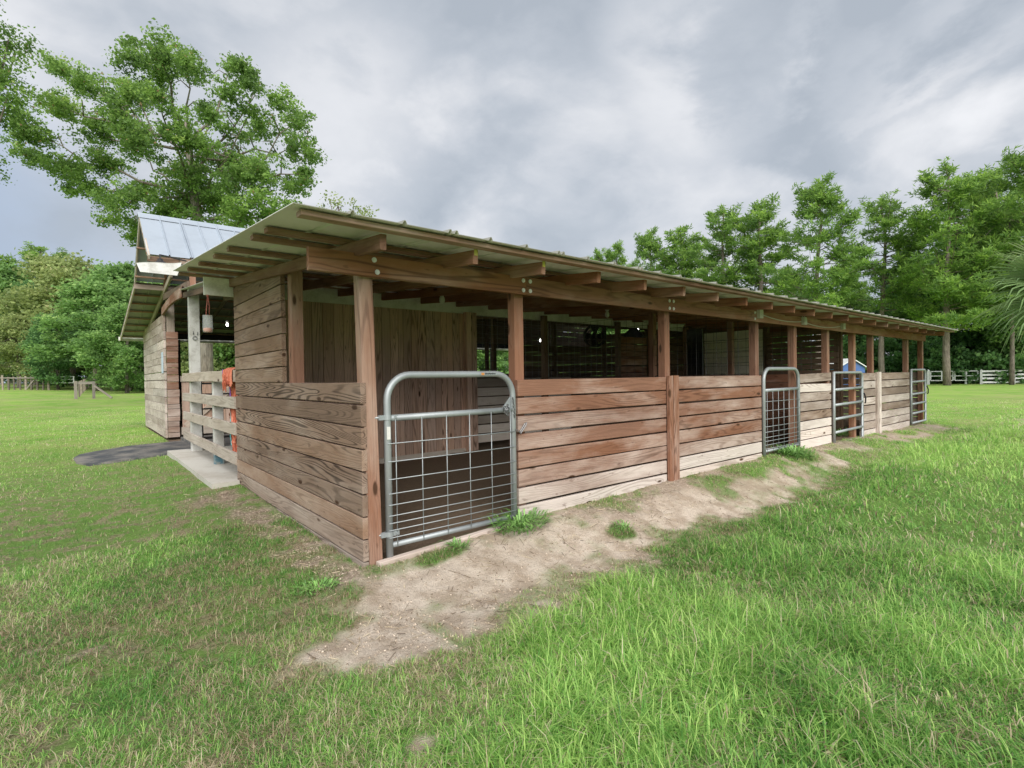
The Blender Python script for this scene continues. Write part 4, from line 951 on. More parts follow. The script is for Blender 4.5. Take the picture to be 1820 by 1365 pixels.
# ------------------------------------------------------------------ trees
NR = np.random.default_rng(3)
def leaf_quads(C, size, rnd, up=.35, stretch=1.6, seed=0, fold=True):
    """one small pointed leaf per centre; random attitude leaning to the sky"""
    g = np.random.default_rng(seed); n = len(C)
    nrm = g.normal(size=(n, 3)); nrm[:, 2] += up * 2; nrm /= np.linalg.norm(nrm, axis=1)[:, None]
    a = np.cross(nrm, g.normal(size=(n, 3))); a /= np.linalg.norm(a, axis=1)[:, None]; b = np.cross(nrm, a)
    s = (size * (.6 + .8 * g.random(n)))[:, None] if not hasattr(size, '__len__') else size[:, None]
    V = np.stack([C - a * s * stretch * .5, C + b * s * .5, C + a * s * stretch * .5, C - b * s * .5], 1)
    i = np.arange(n) * 4
    return V.reshape(-1, 3), np.stack([i, i + 1, i + 2, i + 3], 1), np.repeat(rnd, 4)
def clumpy(lobes, per_m3, clump_r, leaves, size, seed, shell=.55, squash=.8, bright=.0):
    """lobes: (x,y,z,r). Leaves sit in clumps, clumps sit towards the outside of lobes, with open gaps between"""
    g = np.random.default_rng(seed); C = []; T = []
    for (x, y, z, r) in lobes:
        n = max(4, int(per_m3 * r ** 2.1)); d = g.normal(size=(n, 3)); d /= np.linalg.norm(d, axis=1)[:, None]
        rad = r * (shell + (1 - shell) * g.random(n)) * (.8 + .35 * g.random(n)); c = d * rad[:, None]; c[:, 2] *= squash; c += (x, y, z)
        lob = g.normal(0, .07)
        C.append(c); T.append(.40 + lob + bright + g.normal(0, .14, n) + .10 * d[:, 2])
    C = np.concatenate(C); T = np.concatenate(T)
    n = len(C); k = leaves
    off = g.normal(size=(n, k, 3)); off *= clump_r * (.6 + .7 * g.random((n, 1, 1))) * .55; off[..., 2] *= .6
    P = (C[:, None, :] + off).reshape(-1, 3); rn = np.clip(np.repeat(T, k) + g.normal(0, .13, n * k), 0, .97)
    rn = np.where(g.random(n * k) < .006, 1.0, rn)
    return C, leaf_quads(P, size, rn, seed=seed + 1)
def limbs(mb, base, targets, r0, seed, trunk_top, sag_=.12):
    g = random.Random(seed); base = Vector(base); top = Vector(trunk_top)
    for tg in targets:
        tg = Vector(tg); k = min(.98, max(.05, g.uniform(.25, .95))); s = base.lerp(top, .35 + .62 * k) if tg.z > base.z + (top.z - base.z) * .5 else base.lerp(top, .25 + .3 * k)
        L = (tg - s).length; p = []; r_ = min(r0 * .45, .03 + L * .012)
        for i in range(7):
            q = i / 6; c = s.lerp(tg, q); c.z += -sag_ * L * math.sin(q * math.pi) * g.uniform(.3, 1) + .1 * L * q * (1 - q); c += Vector((g.uniform(-1, 1), g.uniform(-1, 1), g.uniform(-1, 1))) * L * .025 * (0 < i < 6); p.append(c)
        mb.tube(p, [r_ * (1 - .8 * i / 6) for i in range(7)], 6)
        for j in range(3):
            c = p[3 + j]; d = Vector((g.uniform(-1, 1), g.uniform(-1, 1), g.uniform(-.2, 1))).normalized() * min(L * .16, .8); mb.tube([c, c + d * .5 + Vector((0, 0, .05 * L)), c + d], [r_ * .4, r_ * .25, r_ * .08], 5)
def gz(x, y): return float(height(np.array([x]), np.array([y]))[0])

# the big oak behind the barn; lobes measured from the photograph, given depth round its own trunk
D = 25.0
tb = at_depth(366, 668, D); tb.z = gz(tb.x, tb.y) - .1
fw = Vector((cF.x, cF.y, 0)).normalized(); rt_ = Vector((cR.x, cR.y, 0)).normalized()
lob = [(60, 235, 45), (110, 190, 48), (105, 120, 36), (150, 150, 42), (60, 280, 40), (120, 300, 42), (170, 235, 55), (200, 180, 45), (235, 110, 44), (285, 90, 46), (330, 110, 38),
       (345, 140, 26), (230, 165, 45), (280, 170, 42), (185, 290, 45), (245, 250, 60), (310, 230, 52), (370, 200, 36), (420, 115, 34), (440, 140, 30), (455, 155, 20), (410, 170, 34), (445, 200, 36),
       (505, 180, 32), (530, 215, 34), (470, 235, 46), (520, 260, 40), (555, 275, 26), (545, 310, 30), (400, 280, 58), (460, 300, 52), (330, 310, 55), (250, 335, 50), (215, 350, 40), (190, 355, 28), (300, 370, 50), (380, 350, 60),
       (455, 355, 48), (520, 335, 32), (215, 395, 36), (240, 420, 26), (270, 400, 38), (350, 400, 45), (430, 390, 40), (480, 390, 34), (520, 370, 30), (400, 360, 40), (350, 430, 40), (300, 430, 34), (280, 440, 30), (410, 420, 40), (325, 350, 44), (425, 320, 44), (160, 335, 30), (130, 335, 26), (25, 245, 20), (35, 205, 22), (285, 130, 40), (215, 215, 40), (355, 260, 40), (420, 235, 35)]
g = random.Random(9); L_ = []; Lr = []
for (px, py, pr) in lob:
    p = at_depth(px, py, D); rr = pr / FPX * D * .92
    depth = g.uniform(-1, 1) * max(1.2, 4.6 - abs(px - 320) / FPX * D * .35)
    p = CAM + (p - CAM) * ((D + depth) / D)
    L_.append((p.x, p.y, p.z, rr)); 
    if g.random() < .55: # a second mass deeper in, so the crown is round
        p2 = CAM + (p - CAM) * ((D - depth * 1.1 + g.uniform(-1, 1)) / (D + depth)); L_.append((p2.x, p2.y, p2.z, rr * .8))
oak = thing('oak_tree', 'tall spreading oak behind the near end of the barn, its trunk showing through the entrance', 'tree', tb)
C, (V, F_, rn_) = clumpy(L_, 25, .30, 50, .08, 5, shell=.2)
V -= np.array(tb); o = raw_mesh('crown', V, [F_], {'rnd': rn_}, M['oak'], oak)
b = MB(); top = at_depth(330, 215, D); tl = [Vector((0, 0, -.2)), Vector((.0, 0, .3)), Vector((.03, 0, 2)), Vector((.05, .1, 4.5)), (at_depth(352, 400, D) - tb), (at_depth(340, 300, D) - tb), (top - tb)]
b.tube(tl, [.46, .36, .30, .28, .24, .17, .08], 12)
limbs(b, tl[3], [Vector(l[:3]) - tb for l in L_[::3]][:26], .18, 4, tl[6])
b.build('trunk', M['bark'], oak, True)

# generic crowns
def make_broad(seed, H, Wd, mat, lowest=.18, leaf=.2, dens=1.0, thin=1.0):
    g = random.Random(seed); L_ = []
    n = int(40 * thin)
    for i in range(n):
        z = H * (lowest + (1 - lowest) * g.random() ** .85); k = (z / H - lowest) / (1 - lowest); wr = Wd / 2 * math.sin(math.pi * min(1, .22 + .74 * k) ** .9) * g.uniform(.45, 1)
        a = g.random() * 6.283; r_ = Wd * g.uniform(.11, .19); L_.append((math.cos(a) * wr, math.sin(a) * wr, min(z, H - r_ * .8), r_))
    C, (V, F_, rn_) = clumpy(L_, 10.5 * dens / (Wd / 9) ** 1.4, .85 * Wd / 10, 26, leaf * 1.1, seed, shell=.3)
    e = bpy.data.objects.new('broadleaf_tree', None); COL.objects.link(e)
    raw_mesh('crown', V, [F_], {'rnd': rn_}, M[mat], e)
    b = MB(); b.tube([(0, 0, -.5), (0, 0, .3), (.1, 0, H * .3), (.0, .2, H * .6), (0, 0, H * .85)], [H * .022, H * .017, H * .014, H * .009, .03], 9)
    limbs(b, (0, 0, H * .1), [l[:3] for l in L_[:16]], H * .016, seed, (0, 0, H * .85)); b.build('trunk', M['bark'], e, True)
    return e
def make_pine(seed, H, mat='pine', bare=.38, spread=.2, top_round=.5, dens=1.0, pale=.0):
    g = np.random.default_rng(seed); gg = random.Random(seed)
    e = bpy.data.objects.new('pine_tree', None); COL.objects.link(e)
    b = MB(); bend = [(gg.uniform(-.15, .15) * i * .4, gg.uniform(-.15, .15) * i * .4) for i in range(7)]
    tp = [Vector((bend[i][0], bend[i][1], -.4 + H * .985 * i / 6)) for i in range(7)]
    b.tube(tp, [H * .0135 * (1 - .82 * i / 6) + .02 for i in range(7)], 9)
    tufts = []; z = H * bare
    while z < H * .985:
        k = (z / H - bare) / (1 - bare); Ln = H * spread * (1 - k) ** top_round * gg.uniform(.55, 1.1) * (1.0 if k > .12 else .75) + .25
        a = gg.random() * 6.283; tz = z; i = min(5, int((z / H) * 6)); c0 = tp[i].lerp(tp[i + 1], (z / H) * 6 - i)
        rise = gg.uniform(-.15, .75) + .45 * k
        p = [c0 + Vector((math.cos(a), math.sin(a), 0)) * Ln * q + Vector((0, 0, Ln * (rise * q ** 1.5 - .08 * math.sin(q * 3.14)))) for q in (0, .35, .7, 1)]
        b.tube(p, [.04 * Ln / 3 + .02, .03, .02, .008], 4, cap=False)
        nt = int(max(4, Ln * 5.2) * dens)
        for j in range(nt):
            q = .30 + .75 * gg.random() ** .7; qq = min(q, 1); i0 = 1 if qq < .7 else 2
            cc = p[1].lerp(p[2], (qq - .35) / .35) if qq < .7 else p[2].lerp(p[3], (qq - .7) / .3)
            lat = Vector((-math.sin(a), math.cos(a), 0)) * gg.uniform(-1, 1) * Ln * .30 * (1.25 - q * .6); cc = cc + lat + Vector((0, 0, gg.uniform(-.30, .42)))
            tufts.append((cc.x, cc.y, cc.z, gg.gauss(0, .13)))
        z += H * .0085 * gg.uniform(.5, 1.5) + (H * .03 if gg.random() < .05 else 0)
    for j in range(8): tufts.append((gg.uniform(-.3, .3) + tp[6].x, gg.uniform(-.3, .3) + tp[6].y, H * gg.uniform(.95, 1.0), .1))
    T = np.array(tufts); n = len(T); k = 24
    d = g.normal(size=(n, k, 3)); d[..., 2] = d[..., 2] * .7 + .55; d /= np.linalg.norm(d, axis=2)[..., None]
    sub = g.normal(size=(n, k, 3)) * .15; sub[..., 2] *= .55
    base = T[:, None, :3] + sub; L = (.30 + .20 * g.random((n, k, 1))); tip = base + d * L
    sd_ = np.cross(d, g.normal(size=(n, k, 3))); sd_ /= np.linalg.norm(sd_, axis=2)[..., None]; wv = sd_ * .045
    V = np.stack([base - wv * .5, base + d * L * .5 + wv, tip, base + d * L * .5 - wv], 2).reshape(-1, 3)
    i = np.arange(n * k) * 4; F_ = np.stack([i, i + 1, i + 2, i + 3], 1)
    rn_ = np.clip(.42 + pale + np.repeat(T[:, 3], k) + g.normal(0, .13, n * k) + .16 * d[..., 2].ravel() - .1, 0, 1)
    raw_mesh('crown', V, [F_], {'rnd': np.repeat(rn_, 4)}, M[mat], e); b.build('trunk', M['pinebark'], e, True)
    return e
used = {}
def plant(proto, px, py_top, depth, label, H0, cat='tree', group=None, wscale=1.0, rot=None, base_px=None, name=None, sink=0):
    """stand a tree at the given distance so that its top reaches py_top"""
    g = random.Random(int(px * 7 + depth * 13)); p = at_depth(px, py_top, depth); z0 = gz(p.x, p.y) - sink
    first = proto.name not in used; used[proto.name] = 1
    o = proto if first else copy_tree(proto)
    s = (p.z - z0) / H0; o.location = (p.x, p.y, z0); o.scale = (s * wscale, s * wscale, s); o.rotation_euler = (0, 0, g.random() * 6.283 if rot is None else rot)
    if name: o.name = name
    tag(o, label, cat, group); return o
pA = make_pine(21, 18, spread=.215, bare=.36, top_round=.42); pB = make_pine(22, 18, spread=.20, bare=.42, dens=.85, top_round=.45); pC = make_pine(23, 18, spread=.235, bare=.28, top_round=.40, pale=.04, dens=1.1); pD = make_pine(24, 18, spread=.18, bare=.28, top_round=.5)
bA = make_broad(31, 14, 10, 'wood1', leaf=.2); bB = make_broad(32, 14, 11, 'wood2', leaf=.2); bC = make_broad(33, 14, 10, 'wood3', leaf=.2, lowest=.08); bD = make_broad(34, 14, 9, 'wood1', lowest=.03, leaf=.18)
# pines right of the barn
for (pr, px, py, d, ws, lab) in [
    (pA, 1452, 320, 50, 1.05, 'broad-crowned pine standing tallest over the middle of the long roof'),
    (pC, 1682, 292, 47, 1.1, 'tall dense pine right behind the far end of the long roof'),
    (pB, 1566, 350, 52, 1.1, 'thin open-crowned pine between the two tallest pines'),
    (pB, 1288, 368, 62, 1.0, 'slim pine with tufted top, left of the pine pair over the roof'),
    (pD, 1346, 360, 60, 1.35, 'narrow pointed pine just left of the broad-crowned pine'),
    (pD, 1215, 405, 74, 1.5, 'small distant pine with a rounded top over the roof'),
    (pA, 1152, 410, 78, .9, 'distant bushy pine second from the left of the row over the roof'),
    (pC, 1098, 432, 84, .8, 'distant low pine where the row over the roof begins'),
    (pA, 1062, 446, 86, .7, 'smallest leftmost pine just showing above the roof'),
    (pC, 1775, 300, 52, 1.0, 'big pine behind the white fence left of the fan palm'),
    (pA, 1835, 255, 44, 1.1, 'very tall pine at the right edge of the photo'),
    (pB, 1797, 380, 46, .9, 'pine whose grey trunk rises behind the white fence post'),
    (pC, 1620, 460, 60, 1.0, 'shorter pine filling the gap left of the dense pine'),
    (pA, 1400, 475, 66, .9, 'short pine tucked low between the narrow and the broad pine'),
    (pC, 1250, 478, 72, .9, 'low pine behind the slim tufted one'),
    (pA, 1510, 480, 64, .9, 'low pine beside the blue-roofed shed')]:
    plant(pr, px, py, d, lab, 18, wscale=ws)
for (pr, px, py, d, ws, lab) in [
    (bC, 1740, 400, 56, 1.0, 'dark leafy tree behind the white fence, right of the last roof corner'),
    (bA, 1850, 420, 50, 1.0, 'leafy tree behind the fan palm'),
    (bC, 1600, 500, 62, 1.0, 'dark leafy tree seen over the last stalls'),
    (bD, 1520, 520, 66, 1.1, 'green leafy tree behind the blue-roofed shed'),
    (bA, 1130, 500, 80, 1.3, 'leafy tree filling the skyline under the leftmost pines'), (bD, 1270, 510, 70, 1.3, 'rounded leafy tree under the slim pine'),
    (bA, 1430, 520, 62, 1.1, 'leafy tree under the broad-crowned pine'), (bA, 1690, 480, 60, 1.1, 'leafy tree filling the gap under the dense pine'), (bA, 1330, 525, 78, 1.2, 'leafy tree low between the pines over the roof'),
    (bD, 1180, 492, 84, 1.4, 'wide leafy tree below the distant pines')]:
    plant(pr, px, py, d, lab, 14, wscale=ws)
# woodland on the left
for (pr, px, py, d, H0, ws, lab) in [
    (pC, 62, 436, 66, 18, 1.3, 'flat-topped pine standing above the left woodland'),
    (bB, 125, 458, 56, 14, 1.1, 'spreading yellow-green tree with a pale forked limb'),
    (bA, 15, 470, 62, 14, 1.1, 'dense tree at the left edge of the photo'),
    (bC, 60, 500, 58, 14, 1.0, 'dark tree under the flat-topped pine'),
    (bB, 30, 560, 50, 14, 1.2, 'small yellowish tree behind the open shelter'),
    (bD, 165, 500, 46, 14, 1.35, 'drooping bright green tree on twin trunks behind the corner fence'),
    (bA, 230, 470, 52, 14, 1.15, 'green tree whose branches touch the barn roof end'),
    (bD, 222, 540, 42, 14, 1.2, 'low leafy tree left of the weathered barn wall'),
    (bC, 100, 560, 48, 14, 1.1, 'dark low tree left of the drooping tree'),
    (bA, 290, 500, 50, 14, 1.1, 'leafy tree seen through the entrance left of the oak trunk'),
    (bD, 345, 480, 48, 14, 1.2, 'leafy tree behind the oak trunk'),
    (bB, 400, 500, 46, 14, 1.1, 'yellowish tree seen through the entrance right of the oak trunk'),
    (bA, 470, 520, 54, 14, 1.1, 'leafy tree hidden low behind the first stall'),
    (bD, 560, 500, 56, 14, 1.2, 'leafy tree behind the middle of the barn, glimpsed between stalls'),
    (bA, 700, 480, 58, 14, 1.2, 'leafy tree glimpsed through the second opening'),
    (bD, 830, 500, 60, 14, 1.3, 'leafy tree behind the barn seen through the far stall window'),
    (bA, 960, 500, 64, 14, 1.3, 'leafy tree behind the barn seen under the rafters'),
    (bD, 1060, 500, 70, 14, 1.3, 'leafy tree behind the barn left of the round fan')]:
    plant(pr, px, py, d, lab, H0, wscale=ws)
# the tree whose limb enters at the upper left, and the sparse top right of the oak
def lobes_tree(px_list, D, mat, seed, base_px, label, leaf, dens, trunk_r, leaves=40):
    tb = at_depth(base_px, 668, D); tb.z = gz(tb.x, tb.y) - .1; g = random.Random(seed); L_ = []
    for (px, py, pr) in px_list:
        dd = D + g.uniform(-1.5, 1.5); p = at_depth(px, py, dd); L_.append((p.x, p.y, p.z, pr / FPX * dd))
    e = thing('broadleaf_tree', label, 'tree', tb); C, (V, F_, rn_) = clumpy(L_, dens, .4, leaves, leaf, seed, shell=.2); V -= np.array(tb); raw_mesh('crown', V, [F_], {'rnd': rn_}, M[mat], e)
    b = MB(); top = Vector(L_[0][:3]) - tb; b.tube([(0, 0, -.2), (0, 0, top.z * .4), (top.x * .3, top.y * .3, top.z * .7), top], [trunk_r, trunk_r * .8, trunk_r * .5, .04], 9); limbs(b, (0, 0, top.z * .3), [Vector(l[:3]) - tb for l in L_], trunk_r, seed, (top.x * .3, top.y * .3, top.z * .75)); b.build('trunk', M['bark'], e, True)
lobes_tree([(-30, 120, 60), (15, 70, 34), (28, 95, 26), (0, 130, 48), (15, 165, 30), (20, 185, 24), (-10, 190, 40), (-70, 60, 60), (-80, 200, 70), (-120, 120, 80), (-40, 20, 50), (-60, 280, 60)], 20, 'oak', 61, -110, 'oak whose leafy limb reaches in at the upper left edge', .075, 24, .3)
lobes_tree([(600, 360, 18), (585, 352, 14), (645, 375, 22), (628, 368, 16), (660, 385, 14), (575, 375, 18), (620, 400, 40), (600, 440, 40), (660, 430, 40)], 32, 'wood2', 62, 620, 'sparse yellowish treetop peeking over the near corner of the long roof', .10, 7, .2, 16)

# fan palm at the right edge
pc = at_depth(1888, 505, 9.0); pz = gz(pc.x, pc.y)
palm = thing('fan_palm', 'fan palm reaching in from the right edge with long split fronds', 'palm', (pc.x, pc.y, pz))
b = MB(); b.tube([(0, 0, 0), (.05, 0, pc.z * .5), (0, 0, pc.z - pz)], [.15, .13, .12], 12); b.build('trunk', M['pinebark'], palm, True)
g = random.Random(12); lf = rt_ * -1
for k in range(27):
    if k < 11: ang = R(-70 + 125 * (k + g.random() * .7) / 11); dirv = (lf * math.cos(ang) + Vector((0, 0, 1)) * math.sin(ang)).normalized() + fw * g.uniform(-.6, .6)
    else: dirv = rt_ * g.uniform(.25, 1) + fw * g.uniform(-1, 1) + Vector((0, 0, g.uniform(-.4, 1)))
    dirv.normalize(); c0 = Vector((0, 0, pc.z - pz)); st = g.uniform(.30, .55); hub = c0 + dirv * st
    b = MB(); b.tube([c0, c0 + dirv * st * .5 + Vector((0, 0, .02)), hub], [.02, .014, .010], 6, rnd=.6)
    sidev = dirv.cross(Vector((0, 0, 1))); sidev = sidev.normalized() if sidev.length > .1 else rt_; upv = sidev.cross(dirv).normalized(); tw_ = g.uniform(-.6, .6)
    s2 = (sidev * math.cos(tw_) + upv * math.sin(tw_)); n2 = dirv.cross(s2)
    base_r = .45 + g.gauss(0, .14) + (.5 if g.random() < .12 else 0)
    for j in range(17):
        a = R(-80 + 160 * j / 16); d = dirv * math.cos(a) + s2 * math.sin(a); Ls = g.uniform(.66, .88) * (.62 + .38 * math.cos(a)); dr = Vector((0, 0, -1))
        pts = [hub, hub + d * Ls * .45 + dr * .01, hub + d * Ls * .8 + dr * Ls * .08, hub + d * Ls + dr * Ls * g.uniform(.15, .32)]
        w_ = [.007, .021, .013, .001]; sd2 = d.cross(n2).normalized(); rn0 = min(1, max(0, base_r + g.gauss(0, .1))); i0 = len(b.v)
        for p_, ww in zip(pts, w_): b.v += [tuple(p_ - sd2 * ww), tuple(p_ + n2 * ww * .5), tuple(p_ + sd2 * ww)]
        for q in range(3):
            for s_ in (0, 1): b.face([i0 + q * 3 + s_, i0 + q * 3 + s_ + 1, i0 + q * 3 + s_ + 4, i0 + q * 3 + s_ + 3], None, rn0)
    b.build('frond', M['palm'], palm)

# undergrowth along the wood edges
def hedge(name, pts, dens, mat, seed, hmin, hmax, leaf=.2):
    g = random.Random(seed); L_ = []
    for (px0, px1, d0, d1, n) in pts:
        for i in range(n):
            k = (i + g.random()) / n; p = at_depth(px0 + (px1 - px0) * k, 660, d0 + (d1 - d0) * k + g.uniform(-2, 2)); h_ = g.uniform(hmin, hmax); z0 = gz(p.x, p.y)
            for q in range(3): r_ = g.uniform(.8, 1.5); L_.append((p.x + g.uniform(-1, 1), p.y + g.uniform(-1, 1), z0 + h_ * (q + .4) / 3, r_))
    C, (V, F_, rn_) = clumpy(L_, dens, .55, 22, leaf, seed, shell=.3)
    return tag(raw_mesh(name, V, [F_], {'rnd': rn_}, M[mat]), kind='stuff')
hedge('undergrowth', [(1440, 1850, 62, 52, 46), (1500, 1850, 58, 50, 30)], 5, 'wood3', 71, 2.5, 6.0, .24)
hedge('undergrowth', [(-60, 480, 64, 58, 44), (480, 1080, 60, 74, 40), (1080, 1500, 74, 64, 34)], 5, 'wood3', 72, 2.5, 6.5, .24)
hedge('undergrowth', [(760, 1110, 50, 60, 46), (250, 520, 46, 48, 30)], 9, 'wood1', 74, 3.0, 7.0, .22)
hedge('undergrowth', [(1380, 1700, 66, 64, 18), (1560, 1850, 60, 51, 16)], 5, 'wood1', 73, 1.5, 3.5, .2)

# ------------------------------------------------------------------ fences, shelter, shed
def P3(px, py, d): return at_depth(px, py, d)
def ground_pt(px, d): p = at_depth(px, 670, d); return Vector((p.x, p.y, gz(p.x, p.y)))
def rail_fence(name, label, a, b_, n, h_, rails, mat, pw=.11, rw=.12, cap=False, cat='fence', extra=0):
    e = thing(name, label, cat, a); A = Vector((0, 0, 0)); B = b_ - a
    for i in range(n + 1):
        c = A.lerp(B, i / n); z0 = gz(a.x + c.x, a.y + c.y) - a.z; q = MB(); q.board((c.x, c.y, z0 - .1), (c.x, c.y, z0 + h_), (1, 0, 0), pw, pw, rg=RG, seg=2, wea=.8)
        if cap: q.lathe([(pw * .72, z0 + h_), (pw * .72, z0 + h_ + .02), (.02, z0 + h_ + .07)], (c.x, c.y, 0), 'z', 4)
        q.build('post', mat, e)
    for z in rails:
        q = MB()
        for i in range(n):
            c0 = A.lerp(B, i / n); c1 = A.lerp(B, (i + 1) / n); q.board((c0.x, c0.y, gz(a.x + c0.x, a.y + c0.y) - a.z + z), (c1.x, c1.y, gz(a.x + c1.x, a.y + c1.y) - a.z + z), (0, 0, 1), rw, .04, rg=RG, wea=.8)
        q.build('rail', mat, e)
    return e
a = ground_pt(1744, 50); b2 = ground_pt(1990, 47)
rail_fence('board_fence', 'white board fence across the field on the right', a, b2, 4, 1.32, (1.22, .88, .54, .18), M['whitefar'], .16, .17, True)
# a pair of pale tube gates left of it
ga = ground_pt(1654, 52); gb = ground_pt(1738, 50.3)
def tube_gate(a, b_, label, zs, name='tube_gate'):
    e = thing(name, label, 'gate', a); B = b_ - a; q = MB(); d = B.copy(); d.z = 0
    for k in range(len(zs)): q.tube([(0, 0, zs[k]), (d.x, d.y, zs[k])], .045, 6)
    q.build('bar', M['whitefar'], e); q = MB()
    for k in (0, .5, 1): q.tube([(d.x * k, d.y * k, zs[-1]), (d.x * k, d.y * k, zs[0])], .05, 6)
    q.build('upright', M['whitefar'], e); return e
mid = ga.lerp(gb, .70)
tube_gate(ga, ga.lerp(gb, .48), 'pale tube gate just right of the barn end', (1.25, .80, .36)); tube_gate(ga.lerp(gb, .52), gb, 'pale tube gate joining the white board fence', (1.25, .80, .36))
for px_, lab in ((1650, 'white capped gate post beside the barn end'), (1717, 'white capped gate post between the two pale gates')):
    p = ground_pt(px_, 51); q = MB(); q.board((p.x, p.y, p.z - .1), (p.x, p.y, p.z + 1.35), (1, 0, 0), .17, .17, rg=RG, seg=2); q.lathe([(.13, p.z + 1.35), (.13, p.z + 1.37), (.02, p.z + 1.46)], (p.x, p.y, 0), 'z', 4); tag(q.build('gate_post', M['whitefar']), lab, 'post')
# left: far rail fence, corner of a wire paddock, pipe gate, wire fence
M['oldwood'] = wood('old_fence_wood', (.22, .18, .15), (.10, .08, .065), (.26, .235, .21), (.13, .11, .10))
rail_fence('rail_fence', 'dark two-rail fence along the woodland left of the barn', ground_pt(166, 47), ground_pt(330, 45), 5, 1.15, (1.02, .55), M['oldwood'], .14, .13)
e = thing('paddock_fence', 'weathered corner fence with a slanting brace post in the left field', 'fence', ground_pt(134, 33)); o_ = Vector(e.location)
q = MB(); q.board((0, 0, -.1), (0, 0, 1.12), (1, 0, 0), .17, .17, rg=RG, wea=1); q.build('post', M['oldwood'], e)
c1 = ground_pt(166, 33.5) - o_; q = MB(); q.board((c1.x, c1.y, c1.z - .1), (c1.x, c1.y, c1.z + 1.1), (1, 0, 0), .15, .15, rg=RG, wea=1); q.build('post', M['oldwood'], e)
q = MB(); q.board((0, 0, 1.0), (c1.x, c1.y, c1.z + 1.0), (0, 0, 1), .16, .05, rg=RG, wea=1); q.build('rail', M['oldwood'], e)
c2 = ground_pt(198, 33.5) - o_; q = MB(); q.board((c1.x, c1.y, c1.z + .85), (c2.x, c2.y, c2.z + .04), (0, 0, 1), .10, .08, rg=RG, wea=1); q.build('brace', M['oldwood'], e)
for k in range(10):
    c = ground_pt(140 + k * 2.2, 35.5 + k * 2.2) - o_; q = MB(); q.tube([(c.x, c.y, c.z - .1), (c.x, c.y, c.z + 1.05)], .05, 6); q.build('post', M['rail'] if k % 3 else M['oldwood'], e)
q = MB()
for z_ in (.35, .6, .85, 1.03):
    c = ground_pt(160, 55) - o_; q.tube([(0, 0, z_), (c.x, c.y, c.z + z_)], .008, 4)
q.build('wire', M['chain'], e)
tube_gate(ground_pt(89, 48), ground_pt(131, 47), 'silver tube gate in the left-hand fence line', (1.15, .9, .6))
e = thing('wire_fence', 'wire fence on rough posts in front of the open shelter at far left', 'fence', ground_pt(-40, 46)); o_ = Vector(e.location)
for k in range(13):
    c = ground_pt(-36 + k * 10.2, 46 + .1 * k) - o_; q = MB(); q.tube([(c.x, c.y, c.z - .1), (c.x + RG.uniform(-.05, .05), c.y, c.z + RG.uniform(1.1, 1.3))], RG.uniform(.06, .1), 7); q.build('post', M['oldwood'] if k % 4 else M['rail'], e)
q = MB()
for z_ in (.3, .55, .8, 1.05): c = ground_pt(88, 47) - o_; q.tube([(0, 0, z_), (c.x, c.y, c.z + z_)], .012, 4)
c = ground_pt(86, 47) - o_; q.build('wire', M['chain'], e)
q = MB(); q.board((0, 0, 1.05), (c.x, c.y, c.z + 1.08), (0, 0, 1), .10, .05, rg=RG, wea=1); q.build('rail', M['oldwood'], e)
c = ground_pt(46, 46.4) - o_; c3 = ground_pt(60, 46.5) - o_; q = MB(); q.board((c.x, c.y, c.z + .05), (c3.x, c3.y, c3.z + .9), (0, 0, 1), .09, .08, rg=RG, wea=1); q.build('brace', M['oldwood'], e)
sh = thing('open_shelter', 'low open-sided shelter with a thin flat roof at the woodland edge, far left', 'shelter', ground_pt(30, 56)); o_ = Vector(sh.location)
s0 = ground_pt(2, 56) - o_; s1 = ground_pt(60, 56) - o_; dp = fw * 2.6
for c in (s0, s1, s0 + dp, s1 + dp, (s0 + s1) / 2): q = MB(); q.board((c.x, c.y, -.2), (c.x, c.y, 1.95), (1, 0, 0), .12, .12, rg=RG, wea=.8); q.build('post', M['oldwood'], sh)
q = MB(); mid_ = (s0 + s1) / 2 + dp / 2; dir_ = (s1 - s0).normalized(); q.board(mid_ - dir_ * 2.1 + Vector((0, 0, 2.02)), mid_ + dir_ * 2.1 + Vector((0, 0, 1.98)), dp, 3.2, .07, rg=RG, wea=.6); q.build('roof', M['rail'], sh)
bs = thing('garden_shed', 'shed with a bright blue gable seen between the far posts of the barn', 'shed', ground_pt(1514, 46)); o_ = Vector(bs.location)
u = Vector((rt_.x, rt_.y, 0)) * 1.0
q = MB(); i0 = 0; wv_ = u * 1.15; dv = fw * 2.4
for dd in (Vector((0, 0, 0)), dv):
    for c in (-wv_, wv_): q.v += [tuple(c + dd + Vector((0, 0, -.2))), tuple(c + dd + Vector((0, 0, 1.75)))]
    q.v += [tuple(dd + Vector((0, 0, 2.45)))]
for f in ((0, 2, 3, 4, 1), (5, 6, 9, 8, 7), (0, 1, 6, 5), (2, 7, 8, 3)): q.face(list(f))
q.build('wall', M['blueroof'], bs)
q = MB()
for sgn in (-1, 1):
    a_ = wv_ * sgn * 1.15 + Vector((0, 0, 1.70)) - fw * .2; t_ = Vector((0, 0, 2.52)) - fw * .2; q.quad(a_, t_, t_ + dv * 1.15, a_ + dv * 1.15); q.quad(a_ + Vector((0, 0, -.08)), t_ + Vector((0, 0, -.08)), t_ + Vector((0, 0, .0)), a_)
q.build('roof', M['whitefar'], bs)

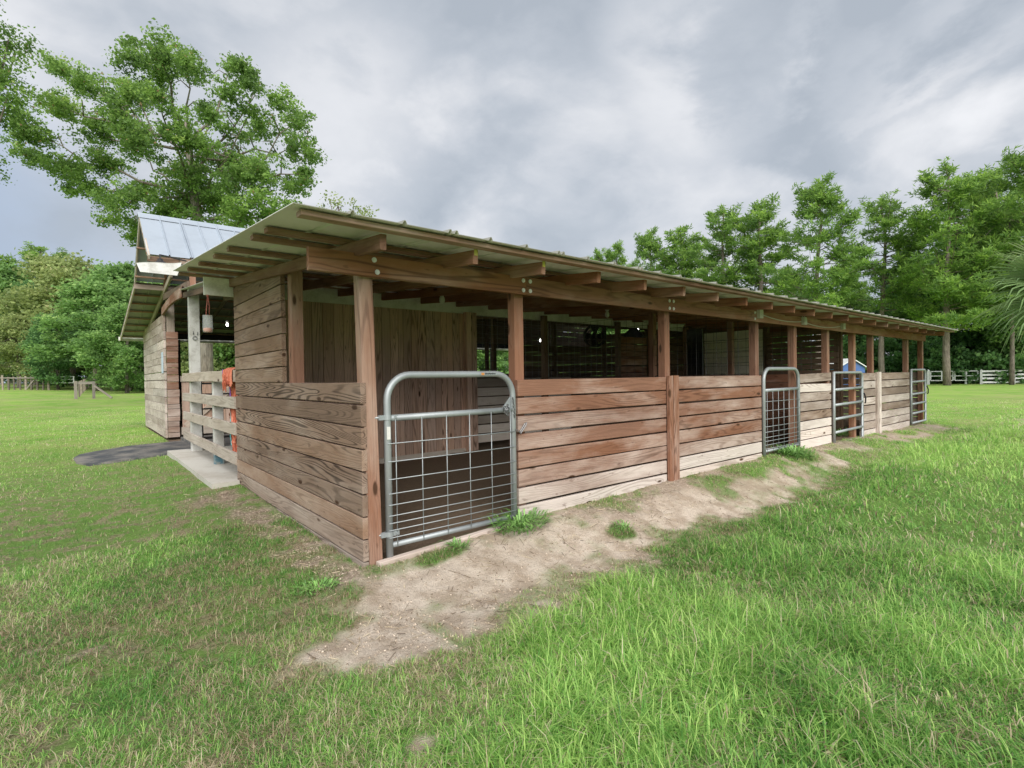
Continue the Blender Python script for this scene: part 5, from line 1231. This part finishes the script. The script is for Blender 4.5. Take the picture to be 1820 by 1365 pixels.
# ------------------------------------------------------------------ single weeds on the bare soil
m, t = new_mat('weed_leaf'); finish(t, t.ramp(t.attr('rnd'), [(0, (.09, .20, .05)), (1, (.22, .42, .10))]), .5); M['weed'] = m
def weed(px, x_, y_, R_, n, label, blade=.10, h_=.06, wd=.006):
    e = thing('weed', label, 'plant', (x_, y_, gz(x_, y_))); g = random.Random(int(x_ * 100)); b = MB()
    for k in range(n):
        a = g.random() * 6.283; rr = R_ * g.random() ** .7 * .55; bx_, by_ = math.cos(a) * rr, math.sin(a) * rr * .7
        a2 = a + g.gauss(0, .6); L = blade * g.uniform(.5, 1.2); rise = g.uniform(.4, 1.4); z0 = gz(x_ + bx_, y_ + by_) - gz(x_, y_); d = Vector((math.cos(a2), math.sin(a2), 0)); s_ = Vector((-d.y, d.x, 0)) * wd * g.uniform(.6, 1.2); rn0 = g.random()
        p0 = Vector((bx_, by_, z0 + h_ * g.random() * .6)); p1 = p0 + d * L * .45 + Vector((0, 0, L * .45 * rise)); p2 = p0 + d * L + Vector((0, 0, L * .4 * rise)); i0 = len(b.v)
        b.v += [tuple(p0 - s_ * .4), tuple(p0 + s_ * .4), tuple(p1 + s_), tuple(p1 - s_), tuple(p2)]; b.face([i0, i0 + 1, i0 + 2, i0 + 3], None, rn0); b.face([i0 + 3, i0 + 2, i0 + 4], None, rn0)
        if k % 4 == 0: b.tube([(0, 0, 0), tuple(p0 * .5 + Vector((0, 0, h_ * .5))), tuple(p0)], .0016, 4, rnd=rn0, cap=False)
    b.build('leaves', M['weed'], e)
weed(0, 1.22, -.10, .42, 300, 'bright green weed clump growing at the foot of the first gate', .12, .07, .007)
weed(0, 1.95, -.52, .17, 60, 'small weed clump alone on the bare sand', .07, .03, .004)
weed(0, .62, -.13, .18, 90, 'low straggly weed beside the threshold board', .07, .03, .004)
weed(0, 6.05, -.15, .5, 420, 'green weeds crowding the foot of the second gate', .15, .08, .009)
weed(0, -.36, -.10, .22, 110, 'dark green weed just left of the barn corner', .06, .03, .005)
weed(0, 9.0, .3, .35, 160, 'weeds just inside the six-bar gate', .15, .1, .01)
